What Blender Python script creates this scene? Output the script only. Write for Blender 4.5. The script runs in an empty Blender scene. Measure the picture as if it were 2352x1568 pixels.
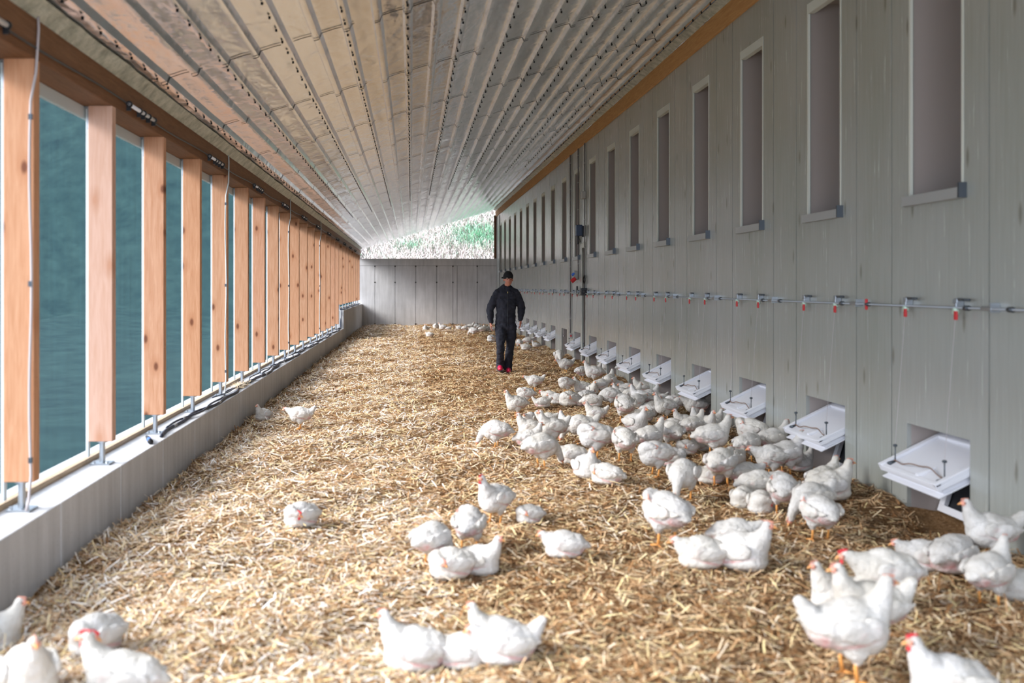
import bpy, bmesh, math, random
import numpy as np
from mathutils import Vector, Matrix, Euler, noise

random.seed(7); rng = np.random.default_rng(7)
SC = bpy.context.scene
COL = SC.collection
PI = math.pi

# ------------------------------------------------------------------ camera, world, light, exposure
F = 2287.0; VX, VY = 945.0, 658.0; EYE = 1.55
cd = bpy.data.cameras.new('camera'); cam = bpy.data.objects.new('camera', cd); COL.objects.link(cam)
cam.location = (0, 0, EYE); cam.rotation_euler = (PI/2, 0, 0)
cd.sensor_width = 36; cd.lens = F/2352*36
cd.shift_x = (1176-VX)/2352; cd.shift_y = (VY-784)/2352
cd.clip_start = .05; cd.clip_end = 400
cd.dof.use_dof = True; cd.dof.focus_distance = 16.5; cd.dof.aperture_fstop = 1.7
SC.camera = cam
W = bpy.data.worlds.new('sky'); SC.world = W; W.use_nodes = True
wn = W.node_tree; wn.nodes.clear()
wo = wn.nodes.new('ShaderNodeOutputWorld'); wb = wn.nodes.new('ShaderNodeBackground')
wt = wn.nodes.new('ShaderNodeTexCoord'); wx = wn.nodes.new('ShaderNodeSeparateXYZ'); wr = wn.nodes.new('ShaderNodeValToRGB')
wn.links.new(wt.outputs['Generated'], wx.inputs[0]); wn.links.new(wx.outputs['Z'], wr.inputs[0])
wr.color_ramp.elements[0].position = 0.0; wr.color_ramp.elements[0].color = (.74, .83, 1.0, 1)
wr.color_ramp.elements[1].position = .9; wr.color_ramp.elements[1].color = (.74, .84, 1.0, 1)
wn.links.new(wr.outputs[0], wb.inputs['Color']); wb.inputs['Strength'].default_value = 5.0
wn.links.new(wb.outputs[0], wo.inputs[0])
SUN = bpy.data.lights.new('sun', 'SUN'); SUN.energy = 11.5; SUN.angle = math.radians(26); SUN.color = (1, .98, .97)
so = bpy.data.objects.new('sun', SUN); COL.objects.link(so)
so.rotation_euler = Vector((-.86, -.16, .50)).to_track_quat('Z', 'Y').to_euler()   # soft overcast sun, from the left
def portal(name, loc, rot, sx, sy):
    l = bpy.data.lights.new(name, 'AREA'); l.shape = 'RECTANGLE'; l.size = sx; l.size_y = sy; l.cycles.is_portal = True
    o = bpy.data.objects.new(name, l); COL.objects.link(o); o.location = loc; o.rotation_euler = rot
portal('left_opening_portal', (-2.36, 19, 1.6), (PI/2, 0, -PI/2), 42, 2.7)
portal('far_opening_portal', (.7, 40.6, 3.6), (-PI/2, 0, 0), 5.6, 2.2)
portal('near_opening_portal', (.7, -1.5, 2.2), (PI/2, 0, 0), 5.6, 4.4)
vs = SC.view_settings
vs.view_transform = 'Standard'; vs.look = 'None'; vs.exposure = 0.08; vs.gamma = 1.0; vs.use_curve_mapping = False

# ------------------------------------------------------------------ materials
def rgb(r, g, b):
    def f(c):
        c /= 255.0
        return c/12.92 if c <= .04045 else ((c+.055)/1.055)**2.4
    return (f(r), f(g), f(b), 1)
class Mat:
    def __init__(s, name, color=(.5, .5, .5, 1), rough=.6, metal=0.0, spec=.5):
        s.m = bpy.data.materials.new(name); s.m.use_nodes = True
        s.t = s.m.node_tree; s.b = s.t.nodes['Principled BSDF']
        s.b.inputs['Base Color'].default_value = color; s.b.inputs['Roughness'].default_value = rough
        s.b.inputs['Metallic'].default_value = metal; s.b.inputs['Specular IOR Level'].default_value = spec
        s._c = None
    def n(s, t, **kw):
        x = s.t.nodes.new(t)
        for k, v in kw.items():
            if k in x.inputs.keys(): x.inputs[k].default_value = v
            else: setattr(x, k, v)
        return x
    def l(s, a, b): s.t.links.new(a, b)
    def coord(s, scale=(1, 1, 1), rand=0.0, rot=(0, 0, 0), kind='Object'):
        tc = s.n('ShaderNodeTexCoord'); mp = s.n('ShaderNodeMapping')
        mp.inputs['Scale'].default_value = scale; mp.inputs['Rotation'].default_value = rot
        if rand:
            oi = s.n('ShaderNodeObjectInfo'); ml = s.n('ShaderNodeMath', operation='MULTIPLY'); ml.inputs[1].default_value = rand
            s.l(oi.outputs['Random'], ml.inputs[0]); s.l(ml.outputs[0], mp.inputs['Location'])
        s.l(tc.outputs[kind], mp.inputs['Vector']); return mp.outputs[0]
    def noise(s, vec, scale=5, detail=4, rough=.55, dist=0.0):
        x = s.n('ShaderNodeTexNoise'); x.inputs['Scale'].default_value = scale; x.inputs['Detail'].default_value = detail
        x.inputs['Roughness'].default_value = rough; x.inputs['Distortion'].default_value = dist
        s.l(vec, x.inputs['Vector']); return x.outputs['Fac']
    def ramp(s, fac, stops):
        r = s.n('ShaderNodeValToRGB'); e = r.color_ramp.elements
        while len(e) < len(stops): e.new(.5)
        for i, (p, c) in enumerate(stops): e[i].position = p; e[i].color = c
        s.l(fac, r.inputs[0]); return r.outputs[0]
    def mix(s, fac, a, b, mode='MIX'):
        x = s.n('ShaderNodeMix', data_type='RGBA', blend_type=mode)
        for v, i in ((fac, 0), (a, 6), (b, 7)):
            if isinstance(v, (float, int, tuple)): x.inputs[i].default_value = v
            else: s.l(v, x.inputs[i])
        return x.outputs[2]
    def color(s, c): s.l(c, s.b.inputs['Base Color']); return s
    def bump(s, h, strength=.3, dist=.01):
        x = s.n('ShaderNodeBump'); x.inputs['Strength'].default_value = strength; x.inputs['Distance'].default_value = dist
        s.l(h, x.inputs['Height']); s.l(x.outputs[0], s.b.inputs['Normal']); return s

def wood(name, a, b, knot, scale=(9, 9, .7), rand=50, variation=True):
    m = Mat(name, rough=.62, spec=.3)
    v = m.coord(scale, rand)
    g = m.noise(v, 6, 5, .6, .6)
    c = m.ramp(g, [(.3, a), (.7, b)])
    k = m.n('ShaderNodeTexVoronoi', voronoi_dimensions='2D'); k.inputs['Scale'].default_value = 1.0
    kv = m.coord((3.4, 1.0, 1.7), rand*1.3, (PI/2, 0, 0)); m.l(kv, k.inputs['Vector'])
    kf = m.ramp(k.outputs['Distance'], [(.035, (.9, .9, .9, 1)), (.08, (0, 0, 0, 1))])
    c = m.mix(kf, c, knot)
    halo = m.ramp(k.outputs['Distance'], [(.08, (.80, .66, .54, 1)), (.2, (1, 1, 1, 1))])
    c = m.mix(.55, c, halo, 'MULTIPLY')
    if variation:
        oi = m.n('ShaderNodeObjectInfo'); r = m.ramp(oi.outputs['Random'], [(0, (1, .93, .86, 1)), (.5, (.97, .97, .97, 1)), (1, (1, .97, 1.0, 1))])
        c = m.mix(1.0, c, r, 'MULTIPLY')
    m.color(c).bump(g, .15, .004); return m.m

M = {}
M['post'] = wood('post_wood', rgb(204, 158, 124), rgb(184, 132, 96), rgb(112, 64, 38))
M['post_pink'] = wood('pink_post_wood', rgb(208, 170, 150), rgb(196, 154, 130), rgb(196, 150, 124))
M['beam'] = wood('backlit_beam_wood', rgb(134, 98, 68), rgb(112, 78, 50), rgb(74, 46, 28), scale=(9, .7, 9))  # left beam: backlit shade is put into the wood colour
M['beam_light'] = wood('light_beam_wood', rgb(206, 160, 104), rgb(184, 134, 80), rgb(120, 76, 40), scale=(9, .7, 9))
M['batten'] = wood('batten_wood', rgb(196, 176, 150), rgb(170, 146, 118), rgb(120, 90, 60), scale=(9, .7, 9))
M['darkwood'] = wood('dark_wood', rgb(120, 86, 64), rgb(98, 68, 50), rgb(70, 46, 32))
M['white_batten'] = Mat('white_batten', rgb(196, 204, 204), .5).m
M['galv'] = Mat('galvanised_steel', rgb(168, 174, 180), .38, .85).m
M['steel_dark'] = Mat('dark_steel', rgb(84, 90, 96), .4, .7).m
M['alu'] = Mat('grey_aluminium', rgb(176, 178, 176), .42, .5).m
M['black'] = Mat('black_plastic_and_dark_interior', rgb(24, 26, 30), .45).m
M['cable'] = Mat('black_cable', rgb(38, 44, 60), .45).m
M['blue'] = Mat('blue_plastic', rgb(60, 110, 205), .4).m
M['darkblue'] = Mat('dark_blue_plastic', rgb(30, 50, 80), .4).m
M['red'] = Mat('red_plastic', rgb(196, 30, 36), .4).m
M['grey_pl'] = Mat('grey_plastic', rgb(160, 160, 156), .5).m
M['white_pl'] = Mat('white_plastic', rgb(226, 226, 230), .42).m
M['mint'] = Mat('pale_green_plastic', rgb(200, 224, 205), .4).m
M['cord'] = Mat('pale_cord', rgb(180, 172, 172), .8).m
M['conduit'] = Mat('grey_conduit', rgb(120, 118, 118), .5).m
M['straw_cord'] = Mat('brown_twine', rgb(128, 100, 82), .9).m
M['lap_shade_screw'] = Mat('lap_shade_and_screw_black', rgb(30, 30, 30), 1.0, 0, 0.0).m  # ceiling screws, and the strips that paint shade at the laps
M['dark'] = Mat('dark_gap', rgb(52, 50, 46), .9).m
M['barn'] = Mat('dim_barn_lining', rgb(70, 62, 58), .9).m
M['jamb'] = Mat('beige_jamb', rgb(158, 148, 142), .75).m
m = Mat('frosted_pane', rgb(170, 172, 170), .3); M['pane'] = m.m

m = Mat('concrete', rough=.85, spec=.3)
v = m.coord((1, 1, 1)); a = m.noise(v, 1.1, 6, .6); b = m.noise(m.coord((6, 6, .6)), 1.6, 5, .6)
c = m.mix(.5, m.ramp(a, [(.3, rgb(176, 174, 172)), (.7, rgb(208, 206, 205))]), m.ramp(b, [(.3, rgb(168, 167, 166)), (.7, rgb(212, 211, 211))]))
sp = m.noise(v, 60, 3, .6); c = m.mix(m.ramp(sp, [(.62, (0, 0, 0, 1)), (.72, (.35, .35, .35, 1))]), c, rgb(110, 106, 104))
m.color(c).bump(sp, .25, .004); M['concrete'] = m.m

# pale glazed wood panel wall, satin coat that mirrors at grazing angles
m = Mat('glazed_panel', rough=.3, spec=.75)
g = m.noise(m.coord((1, 7, .35)), 5, 6, .65, .3)
g2 = m.noise(m.coord((1, 1.2, .5)), 1.0, 3, .5)
c = m.mix(.5, m.ramp(g, [(.3, rgb(146, 149, 140)), (.72, rgb(166, 168, 162))]), m.ramp(g2, [(.3, rgb(142, 146, 136)), (.7, rgb(166, 167, 164))]))
k = m.n('ShaderNodeTexVoronoi', voronoi_dimensions='2D'); k.inputs['Scale'].default_value = 1.0
sx = m.n('ShaderNodeSeparateXYZ'); cx = m.n('ShaderNodeCombineXYZ'); m.l(m.coord((1, 2.6, .75)), sx.inputs[0]); m.l(sx.outputs['Y'], cx.inputs['X']); m.l(sx.outputs['Z'], cx.inputs['Y']); m.l(cx.outputs[0], k.inputs['Vector'])
c = m.mix(m.ramp(k.outputs['Distance'], [(.02, (.6, .6, .6, 1)), (.06, (0, 0, 0, 1))]), c, rgb(98, 92, 80))
m.color(c).bump(g, .02, .003)
m.l(m.ramp(g, [(.2, (.20, .20, .20, 1)), (.8, (.30, .30, .30, 1))]), m.b.inputs['Roughness']); M['panel'] = m.m

m = Mat('panel_edge', rgb(205, 207, 196), .5); M['edge'] = m.m

# bright metal ceiling sheet
m = Mat('metal_sheet', (.78, .77, .75, 1), .2, .86)
w1 = m.noise(m.coord((2.2, 1.1, 1)), 1.5, 3, .5, .5); w2 = m.noise(m.coord((5, 3, 1)), 3, 2, .5)
mm = m.n('ShaderNodeMath', operation='MULTIPLY_ADD'); mm.inputs[1].default_value = .22
m.l(w2, mm.inputs[0]); m.l(w1, mm.inputs[2])
m.bump(mm.outputs[0], .5, .03)
st = m.noise(m.coord((9, 1.2, 1)), 2, 5, .6)
m.l(m.ramp(st, [(.3, (.13, .13, .13, 1)), (.75, (.24, .24, .24, 1))]), m.b.inputs['Roughness'])
m.color(m.ramp(st, [(.3, (.76, .81, .85, 1)), (.7, (.84, .89, .93, 1))])); M['sheet'] = m.m
m = Mat('foil_strip', rgb(176, 182, 170), .5, .25); fz = m.noise(m.coord((1, 1, 1)), 9, 4, .7)
m.color(m.ramp(fz, [(.3, rgb(128, 134, 122)), (.7, rgb(196, 200, 188))])).bump(fz, .6, .03); M['foil'] = m.m

# green wind netting
m = Mat('wind_net'); t = m.t; out = t.nodes['Material Output']
wv = m.noise(m.coord((60, 14, .5)), 2, 4, .6)
nc = m.ramp(wv, [(.3, rgb(20, 54, 64)), (.7, rgb(36, 74, 84))])
df = m.n('ShaderNodeBsdfDiffuse'); tl = m.n('ShaderNodeBsdfTranslucent'); tr = m.n('ShaderNodeBsdfTransparent')
m.l(nc, df.inputs['Color']); m.l(nc, tl.inputs['Color'])
mx = m.n('ShaderNodeMixShader'); mx.inputs[0].default_value = .5; m.l(df.outputs[0], mx.inputs[1]); m.l(tl.outputs[0], mx.inputs[2])
mx2 = m.n('ShaderNodeMixShader'); mx2.inputs[0].default_value = .66; m.l(mx.outputs[0], mx2.inputs[1]); m.l(tr.outputs[0], mx2.inputs[2])
m.l(mx2.outputs[0], out.inputs[0]); t.nodes.remove(m.b); M['net'] = m.m

# straw
m = Mat('straw_bed', rough=.9, spec=.15)
v = m.coord((1, 1, 1)); a1 = m.noise(m.coord((1, 3.2, 1), rot=(0, 0, .5)), 26, 4, .7, 1.5); a2 = m.noise(m.coord((3.2, 1, 1), rot=(0, 0, .3)), 24, 4, .7, 1.5)
big = m.noise(v, .7, 4, .6)
c = m.ramp(m.mix(.5, a1, a2), [(.38, rgb(82, 58, 38)), (.5, rgb(160, 120, 78)), (.62, rgb(208, 176, 134))])
c = m.mix(m.ramp(big, [(.35, (0, 0, 0, 1)), (.75, (.6, .6, .6, 1))]), c, rgb(110, 84, 58))
m.color(c).bump(a1, .8, .02); M['bed'] = m.m
m = Mat('straw_stalk', rough=.55, spec=.3)
at = m.n('ShaderNodeAttribute', attribute_name='tone')
m.color(m.ramp(at.outputs['Fac'], [(0, rgb(96, 68, 44)), (.2, rgb(166, 120, 76)), (.38, rgb(206, 168, 126)), (.52, rgb(222, 194, 156)), (.62, rgb(232, 210, 154)), (.72, rgb(236, 216, 186)), (1, rgb(250, 246, 242))]))  # mixed straw tones; the whitest stop also paints sky glints
M['straw'] = m.m

# chicken
m = Mat('white_feathers', rough=.75, spec=.2)
at = m.n('ShaderNodeAttribute', attribute_name='skin'); ad = m.n('ShaderNodeAttribute', attribute_name='dirt')
oi = m.n('ShaderNodeObjectInfo')
fn = m.noise(m.coord((14, 40, 40)), 2.2, 4, .65, .6); fb = m.noise(m.coord((1, 1, 1), 30), 9, 3, .6)
c = m.ramp(fb, [(.35, rgb(192, 188, 182)), (.65, rgb(218, 215, 212))])
c = m.mix(m.ramp(oi.outputs['Random'], [(0, (0, 0, 0, 1)), (1, (.30, .30, .30, 1))]), c, rgb(232, 222, 200))
c = m.mix(ad.outputs['Fac'], c, rgb(176, 146, 110)); c = m.mix(at.outputs['Fac'], c, rgb(196, 112, 108))
m.color(c).bump(fn, .6, .015); m.b.inputs['Subsurface Weight'].default_value = 0.0; M['feather'] = m.m
M['face'] = Mat('pink_face_skin', rgb(216, 150, 128), .6).m
M['comb'] = Mat('red_comb_skin', rgb(212, 52, 58), .5).m
M['beak'] = Mat('orange_beak', rgb(226, 160, 96), .45).m
M['leg'] = Mat('orange_leg_skin', rgb(226, 158, 84), .55).m
M['eye'] = Mat('dark_eye', rgb(48, 30, 18), .2).m
# person
m = Mat('coverall_cloth', rough=.85, spec=.2); cn = m.noise(m.coord((1, 1, .6)), 14, 4, .6)
m.color(m.ramp(cn, [(.3, rgb(38, 39, 46)), (.7, rgb(52, 53, 62))])).bump(cn, .4, .01); M['coverall'] = m.m
M['knit'] = Mat('black_knit', rgb(16, 16, 18), .9).m
M['skin'] = Mat('person_skin', rgb(186, 122, 98), .55).m
M['shoe'] = Mat('pink_red_rubber', rgb(206, 40, 78), .45).m
M['zip'] = Mat('brass_zip', rgb(150, 130, 80), .4, .6).m
# outside
m = Mat('meadow', rough=.95, spec=.1); v = m.coord((1, 1, 1)); a = m.noise(v, .22, 5, .6); b = m.noise(v, 5, 4, .7)
c = m.mix(.45, m.ramp(a, [(.40, rgb(132, 120, 112)), (.55, rgb(116, 118, 102)), (.68, rgb(84, 114, 90))]), m.ramp(b, [(.3, rgb(70, 78, 62)), (.7, rgb(124, 116, 108))]))
m.color(c).bump(b, .8, .1); M['meadow'] = m.m
m = Mat('dark_bank', rough=.95, spec=.1); b = m.noise(m.coord((1, 1, 1)), 1.2, 5, .7)
m.color(m.ramp(b, [(.3, rgb(20, 32, 32)), (.7, rgb(38, 54, 50))])); M['bank'] = m.m
m = Mat('dry_grass', rough=.7, spec=.2); at = m.n('ShaderNodeAttribute', attribute_name='tone')
m.color(m.ramp(at.outputs['Fac'], [(0, rgb(92, 144, 106)), (.35, rgb(130, 156, 134)), (.6, rgb(162, 152, 142)), (1, rgb(204, 192, 188))])); M['grass'] = m.m

# ------------------------------------------------------------------ mesh helpers
class MB:
    def __init__(s): s.v = []; s.f = []; s.mi = []; s.cur = 0
    def add(s, vs, fs):
        o = len(s.v); s.v += [tuple(x) for x in vs]; s.f += [tuple(i+o for i in f) for f in fs]; s.mi += [s.cur]*len(fs)
    def box(s, x0, x1, y0, y1, z0, z1, mat=None):
        vs = [(x, y, z) for x in (x0, x1) for y in (y0, y1) for z in (z0, z1)]
        if mat is not None: vs = [mat @ Vector(p) for p in vs]
        s.add(vs, [(0, 1, 3, 2), (4, 6, 7, 5), (0, 4, 5, 1), (2, 3, 7, 6), (0, 2, 6, 4), (1, 5, 7, 3)])
    def tube(s, pts, r, n=8, cap=True):
        pts = [Vector(p) for p in pts]; rs = r if isinstance(r, (list, tuple)) else [r]*len(pts)
        vs = []; fs = []; up = None
        for i, p in enumerate(pts):
            d = (pts[min(i+1, len(pts)-1)]-pts[max(i-1, 0)]).normalized()
            if up is None: up = Vector((0, 0, 1)) if abs(d.z) < .9 else Vector((1, 0, 0))
            a = d.cross(up).normalized(); b = a.cross(d).normalized(); up = b
            for k in range(n):
                t = 2*PI*k/n; vs.append(p+(a*math.cos(t)+b*math.sin(t))*rs[i])
        for i in range(len(pts)-1):
            for k in range(n): fs.append((i*n+k, i*n+(k+1) % n, (i+1)*n+(k+1) % n, (i+1)*n+k))
        if cap: fs.append(tuple(range(n-1, -1, -1))); fs.append(tuple((len(pts)-1)*n+k for k in range(n)))
        s.add(vs, fs)
    def ball(s, c, r, n=8, m=6):
        c = Vector(c); r = Vector(r) if hasattr(r, '__len__') else Vector((r, r, r)); vs = [c+Vector((0, 0, r.z))]; fs = []
        for i in range(1, m):
            for k in range(n):
                a = PI*i/m; b = 2*PI*k/n; vs.append(c+Vector((r.x*math.sin(a)*math.cos(b), r.y*math.sin(a)*math.sin(b), r.z*math.cos(a))))
        vs.append(c-Vector((0, 0, r.z)))
        for k in range(n): fs.append((0, 1+k, 1+(k+1) % n))
        for i in range(m-2):
            for k in range(n): fs.append((1+i*n+k, 1+(i+1)*n+k, 1+(i+1)*n+(k+1) % n, 1+i*n+(k+1) % n))
        b = 1+(m-2)*n
        for k in range(n): fs.append((b+k, len(vs)-1, b+(k+1) % n))
        s.add(vs, fs)
    def build(s, name, mat, parent=None, smooth=False, bevel=0):
        me = bpy.data.meshes.new(name); me.from_pydata(s.v, [], s.f)
        for q in (mat if isinstance(mat, (list, tuple)) else [mat]): me.materials.append(q)
        if max(s.mi, default=0): me.polygons.foreach_set('material_index', s.mi)
        if smooth: me.polygons.foreach_set('use_smooth', [True]*len(me.polygons))
        me.update(); o = bpy.data.objects.new(name, me); COL.objects.link(o)
        if parent: o.parent = parent
        if bevel:
            b = o.modifiers.new('bevel', 'BEVEL'); b.width = bevel; b.segments = 2; b.limit_method = 'ANGLE'
        return o
def tag(o, label=None, cat=None, group=None, kind=None):
    if label: o['label'] = label
    if cat: o['category'] = cat
    if group: o['group'] = group
    if kind: o['kind'] = kind
    return o
def empty(name, loc=(0, 0, 0), rz=0):
    o = bpy.data.objects.new(name, None); COL.objects.link(o); o.location = loc; o.rotation_euler = (0, 0, rz); o.empty_display_size = .1; return o
def copy_tree(o, parent=None):
    c = o.copy(); COL.objects.link(c); c.parent = parent
    for ch in list(o.children): copy_tree(ch, c)
    return c
def ordinal(n):
    return ['first', 'second', 'third', 'fourth', 'fifth', 'sixth', 'seventh', 'eighth', 'ninth', 'tenth', 'eleventh', 'twelfth', 'thirteenth', 'fourteenth', 'fifteenth',
            'sixteenth', 'seventeenth', 'eighteenth', 'nineteenth', 'twentieth', 'twenty-first', 'twenty-second', 'twenty-third', 'twenty-fourth', 'twenty-fifth', 'twenty-sixth'][n]

# ------------------------------------------------------------------ layout numbers (metres; camera at the origin looking along +y)
XR = 3.40; XP = -1.97; YE = 39.8; Y0 = -1.3  # building cut short behind the camera, an invented opening that lets sky in
def ceil_z(x): return EYE+2.12+.294*x
def ground(x, y):
    h = .022*np.sin(1.7*x+.9*y+1)*np.cos(.8*x-1.3*y) + .016*np.sin(3.1*x-2.3*y+2) + .012*np.sin(5.3*x+4.1*y) + .008*np.sin(9*x-7*y+1)
    h = h - .045*np.exp(-((x-XP)/.30)**2)
    ph = (y-6.06-.386)/1.746; near = np.exp(-((x-XR)/.33)**2)
    h = h + near*(.05-.085*(np.cos(2*PI*ph)*.5+.5)**2)
    return h
def at(px, py, dz=0.0):
    h = 0.0
    for _ in range(8):
        y = F*(EYE-h-dz)/(py-VY); x = (px-VX)*y/F; h = float(ground(x, y))
    return x, y, h

# ------------------------------------------------------------------ floor and straw
gx = np.linspace(XP-.02, XR+.30, 96); gy = np.linspace(Y0, YE+.05, 740)
X, Y = np.meshgrid(gx, gy); Z = ground(X, Y) + rng.normal(0, .006, X.shape)
vs_ = np.stack([X, Y, Z], -1).reshape(-1, 3); nx, ny = len(gx), len(gy)
idx = np.arange(nx*ny).reshape(ny, nx)
fs_ = np.stack([idx[:-1, :-1], idx[:-1, 1:], idx[1:, 1:], idx[1:, :-1]], -1).reshape(-1, 4)
me = bpy.data.meshes.new('floor'); me.from_pydata(vs_.tolist(), [], fs_.tolist()); me.materials.append(M['bed'])
me.polygons.foreach_set('use_smooth', [True]*len(me.polygons)); o = bpy.data.objects.new('floor', me); COL.objects.link(o)
tag(o, kind='structure')

def strand_mesh(name, P, yaw, pitch, L, Wd, tone, mat, bend=.12):
    n = len(P); d = np.stack([np.cos(yaw)*np.cos(pitch), np.sin(yaw)*np.cos(pitch), np.sin(pitch)], -1)
    s = np.stack([-np.sin(yaw), np.cos(yaw), rng.uniform(-.5, .5, n)], -1); s /= np.linalg.norm(s, axis=1, keepdims=True)
    b = (rng.uniform(-1, 1, n)*bend*L)[:, None]*s + np.array([0, 0, 1])*(rng.uniform(0, .03, n)*L)[:, None]
    h = (Wd/2)[:, None]*s; e = (L/2)[:, None]*d
    V = np.stack([P-e-h, P-e+h, P+b-h, P+b+h, P+e-h, P+e+h], 1).reshape(-1, 3)
    base = (np.arange(n)*6)[:, None]
    Fq = np.concatenate([base+np.array([0, 1, 3, 2]), base+np.array([2, 3, 5, 4])], 1).reshape(-1, 4)
    me = bpy.data.meshes.new(name); me.vertices.add(len(V)); me.vertices.foreach_set('co', V.astype(np.float32).ravel())
    me.loops.add(Fq.size); me.loops.foreach_set('vertex_index', Fq.astype(np.int32).ravel())
    me.polygons.add(len(Fq)); me.polygons.foreach_set('loop_start', (np.arange(len(Fq))*4).astype(np.int32))
    me.update(calc_edges=True)
    a = me.attributes.new('tone', 'FLOAT', 'POINT'); a.data.foreach_set('value', np.repeat(tone, 6).astype(np.float32))
    me.materials.append(mat); o = bpy.data.objects.new(name, me); COL.objects.link(o); return o
NS = 300000
u = rng.random(NS)
ys = 2.6*(YE/2.6)**(u**1.25)               # denser towards the camera
xs = rng.uniform(XP+.01, XR-.01, NS)
L = (.018+.085*rng.random(NS)**1.6)*(1+.02*ys); Wd = rng.uniform(.0028, .0075, NS)*(1+.045*ys)
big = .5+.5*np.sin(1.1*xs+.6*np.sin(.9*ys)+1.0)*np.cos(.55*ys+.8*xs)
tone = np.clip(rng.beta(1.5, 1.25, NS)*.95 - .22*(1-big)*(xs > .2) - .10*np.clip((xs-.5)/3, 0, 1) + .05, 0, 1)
pt = rng.normal(0, .20, NS); edge = (xs < XP+.35); pt[edge] = rng.normal(0, .3, edge.sum())
zs = ground(xs, ys)+np.abs(rng.normal(0, .012, NS))+np.sin(np.abs(pt))*L*.45+.002
mg = L*.5*np.cos(pt)+.012; xs = np.clip(xs, XP+mg, XR-mg)
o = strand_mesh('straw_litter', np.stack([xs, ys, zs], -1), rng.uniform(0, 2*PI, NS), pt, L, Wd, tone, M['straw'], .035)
tag(o, 'loose golden straw scattered over the whole aisle floor', 'straw', kind='stuff')

# ------------------------------------------------------------------ ceiling: ribbed metal sheets in lapped lengths
PITCH = .229; rx0 = -2.95+.229*2
prof = []
for i in range(27):
    a = rx0+i*PITCH
    prof += [(a, 0), (a+.045, .002), (a+.09, .003), (a+.135, 0), (a+.154, -.042), (a+.174, -.044), (a+.194, -.042), (a+.213, 0)]
cm = MB(); SEG = 2.2; nsub = 11; k = 0; y = Y0
while y < YE+.45:
    y1 = min(y+SEG, YE+.5); tilt = random.uniform(-.006, .006); npf = len(prof); vs = []
    for j in range(nsub):
        t = j/(nsub-1); yy = y-.04+(y1-y+.06)*t
        sag = -.002*math.sin(PI*t)
        for (px, pz) in prof:
            w = .0035*noise.noise(Vector((px*2.2, yy*1.6, 3.1)))+.002*noise.noise(Vector((px*6, yy*4, 9)))
            vs.append((px, yy, ceil_z(px)+pz+w+sag+tilt*px*.3++.006*(1-t)))
    cm.add(vs, [(j*npf+i, (j+1)*npf+i, (j+1)*npf+i+1, j*npf+i+1) for j in range(nsub-1) for i in range(npf-1)])
    y += SEG; k += 1
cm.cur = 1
for i in range(2, 26):
    if i % 2: continue
    for yy in np.arange(2.0, 24, .33):
        x = rx0+i*PITCH+.174; z = ceil_z(x)-.050-.008; cm.tube([(x, yy, z+.012), (x, yy, z-.006)], .0085, 6)
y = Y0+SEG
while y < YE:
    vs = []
    for (px, pz) in prof: vs += [(px, y, ceil_z(px)+pz-.008), (px, y+.022, ceil_z(px)+pz-.008)]  # black strips painting the shadow line under each sheet lap
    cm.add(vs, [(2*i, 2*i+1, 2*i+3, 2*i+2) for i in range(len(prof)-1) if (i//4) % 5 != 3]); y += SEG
cm.cur = 0
o = cm.build('ceiling', [M['sheet'], M['lap_shade_screw']], smooth=True); tag(o, kind='structure')
o.data.set_sharp_from_angle(angle=math.radians(25)) if hasattr(o.data, 'set_sharp_from_angle') else None

# eave beams, foil strips
def trim(name, box, mat, bev=.004):
    q = MB(); q.box(*box); o = q.build(name, mat, bevel=bev); tag(o, kind='structure'); return o
trim('trim_1', (-2.30, -2.04, Y0, YE+.2, EYE+1.234, EYE+1.455), M['beam'])
trim('trim_2', (XR-.03, XR+.16, Y0, YE+.2, EYE+2.80, EYE+3.025), M['beam_light'])
def strip(name, xa, xb, z0, z1):
    n = 240; q = MB(); vs = []
    for i in range(n+1):
        y = Y0+(YE-Y0)*i/n
        for j, t in enumerate((0, .5, 1)):
            w = .012*noise.noise(Vector((y*1.7, j*2.0, xa)))+(.006 if i % 6 == 0 else 0)
            vs.append((xa+(xb-xa)*t+w, y, z0+(z1-z0)*t))
    q.add(vs, [(i*3+j, (i+1)*3+j, (i+1)*3+j+1, i*3+j+1) for i in range(n) for j in range(2)])
    o = q.build(name, M['foil'], smooth=True); tag(o, kind='structure')
strip('trim_3', -2.05, -1.96, EYE+1.45, ceil_z(-1.96)-.01)
strip('trim_4', XR-.035, XR-.13, EYE+3.02, ceil_z(XR-.13)-.01)

# ------------------------------------------------------------------ left plinth with its step, concrete joints
YS = 29.0; ZP = .335; ZP2 = .86
q = MB(); ys_ = list(np.arange(Y0, YS, 1.15))+[YS]
for a, b in zip(ys_[:-1], ys_[1:]):
    q.box(-2.42, XP, a+.005, b-.005, -.3, ZP)
a = YS
while a < YE: q.box(-2.42, XP, a+.003, min(a+1.15, YE)-.003, -.3, ZP2); a += 1.15
q.box(-2.41, XP-.006, Y0, YE, -.3, ZP-.006); q.box(-2.41, XP-.006, YS, YE, -.3, ZP2-.006)
o = q.build('wall_left', M['concrete'], bevel=.006); tag(o, kind='structure')

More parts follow.
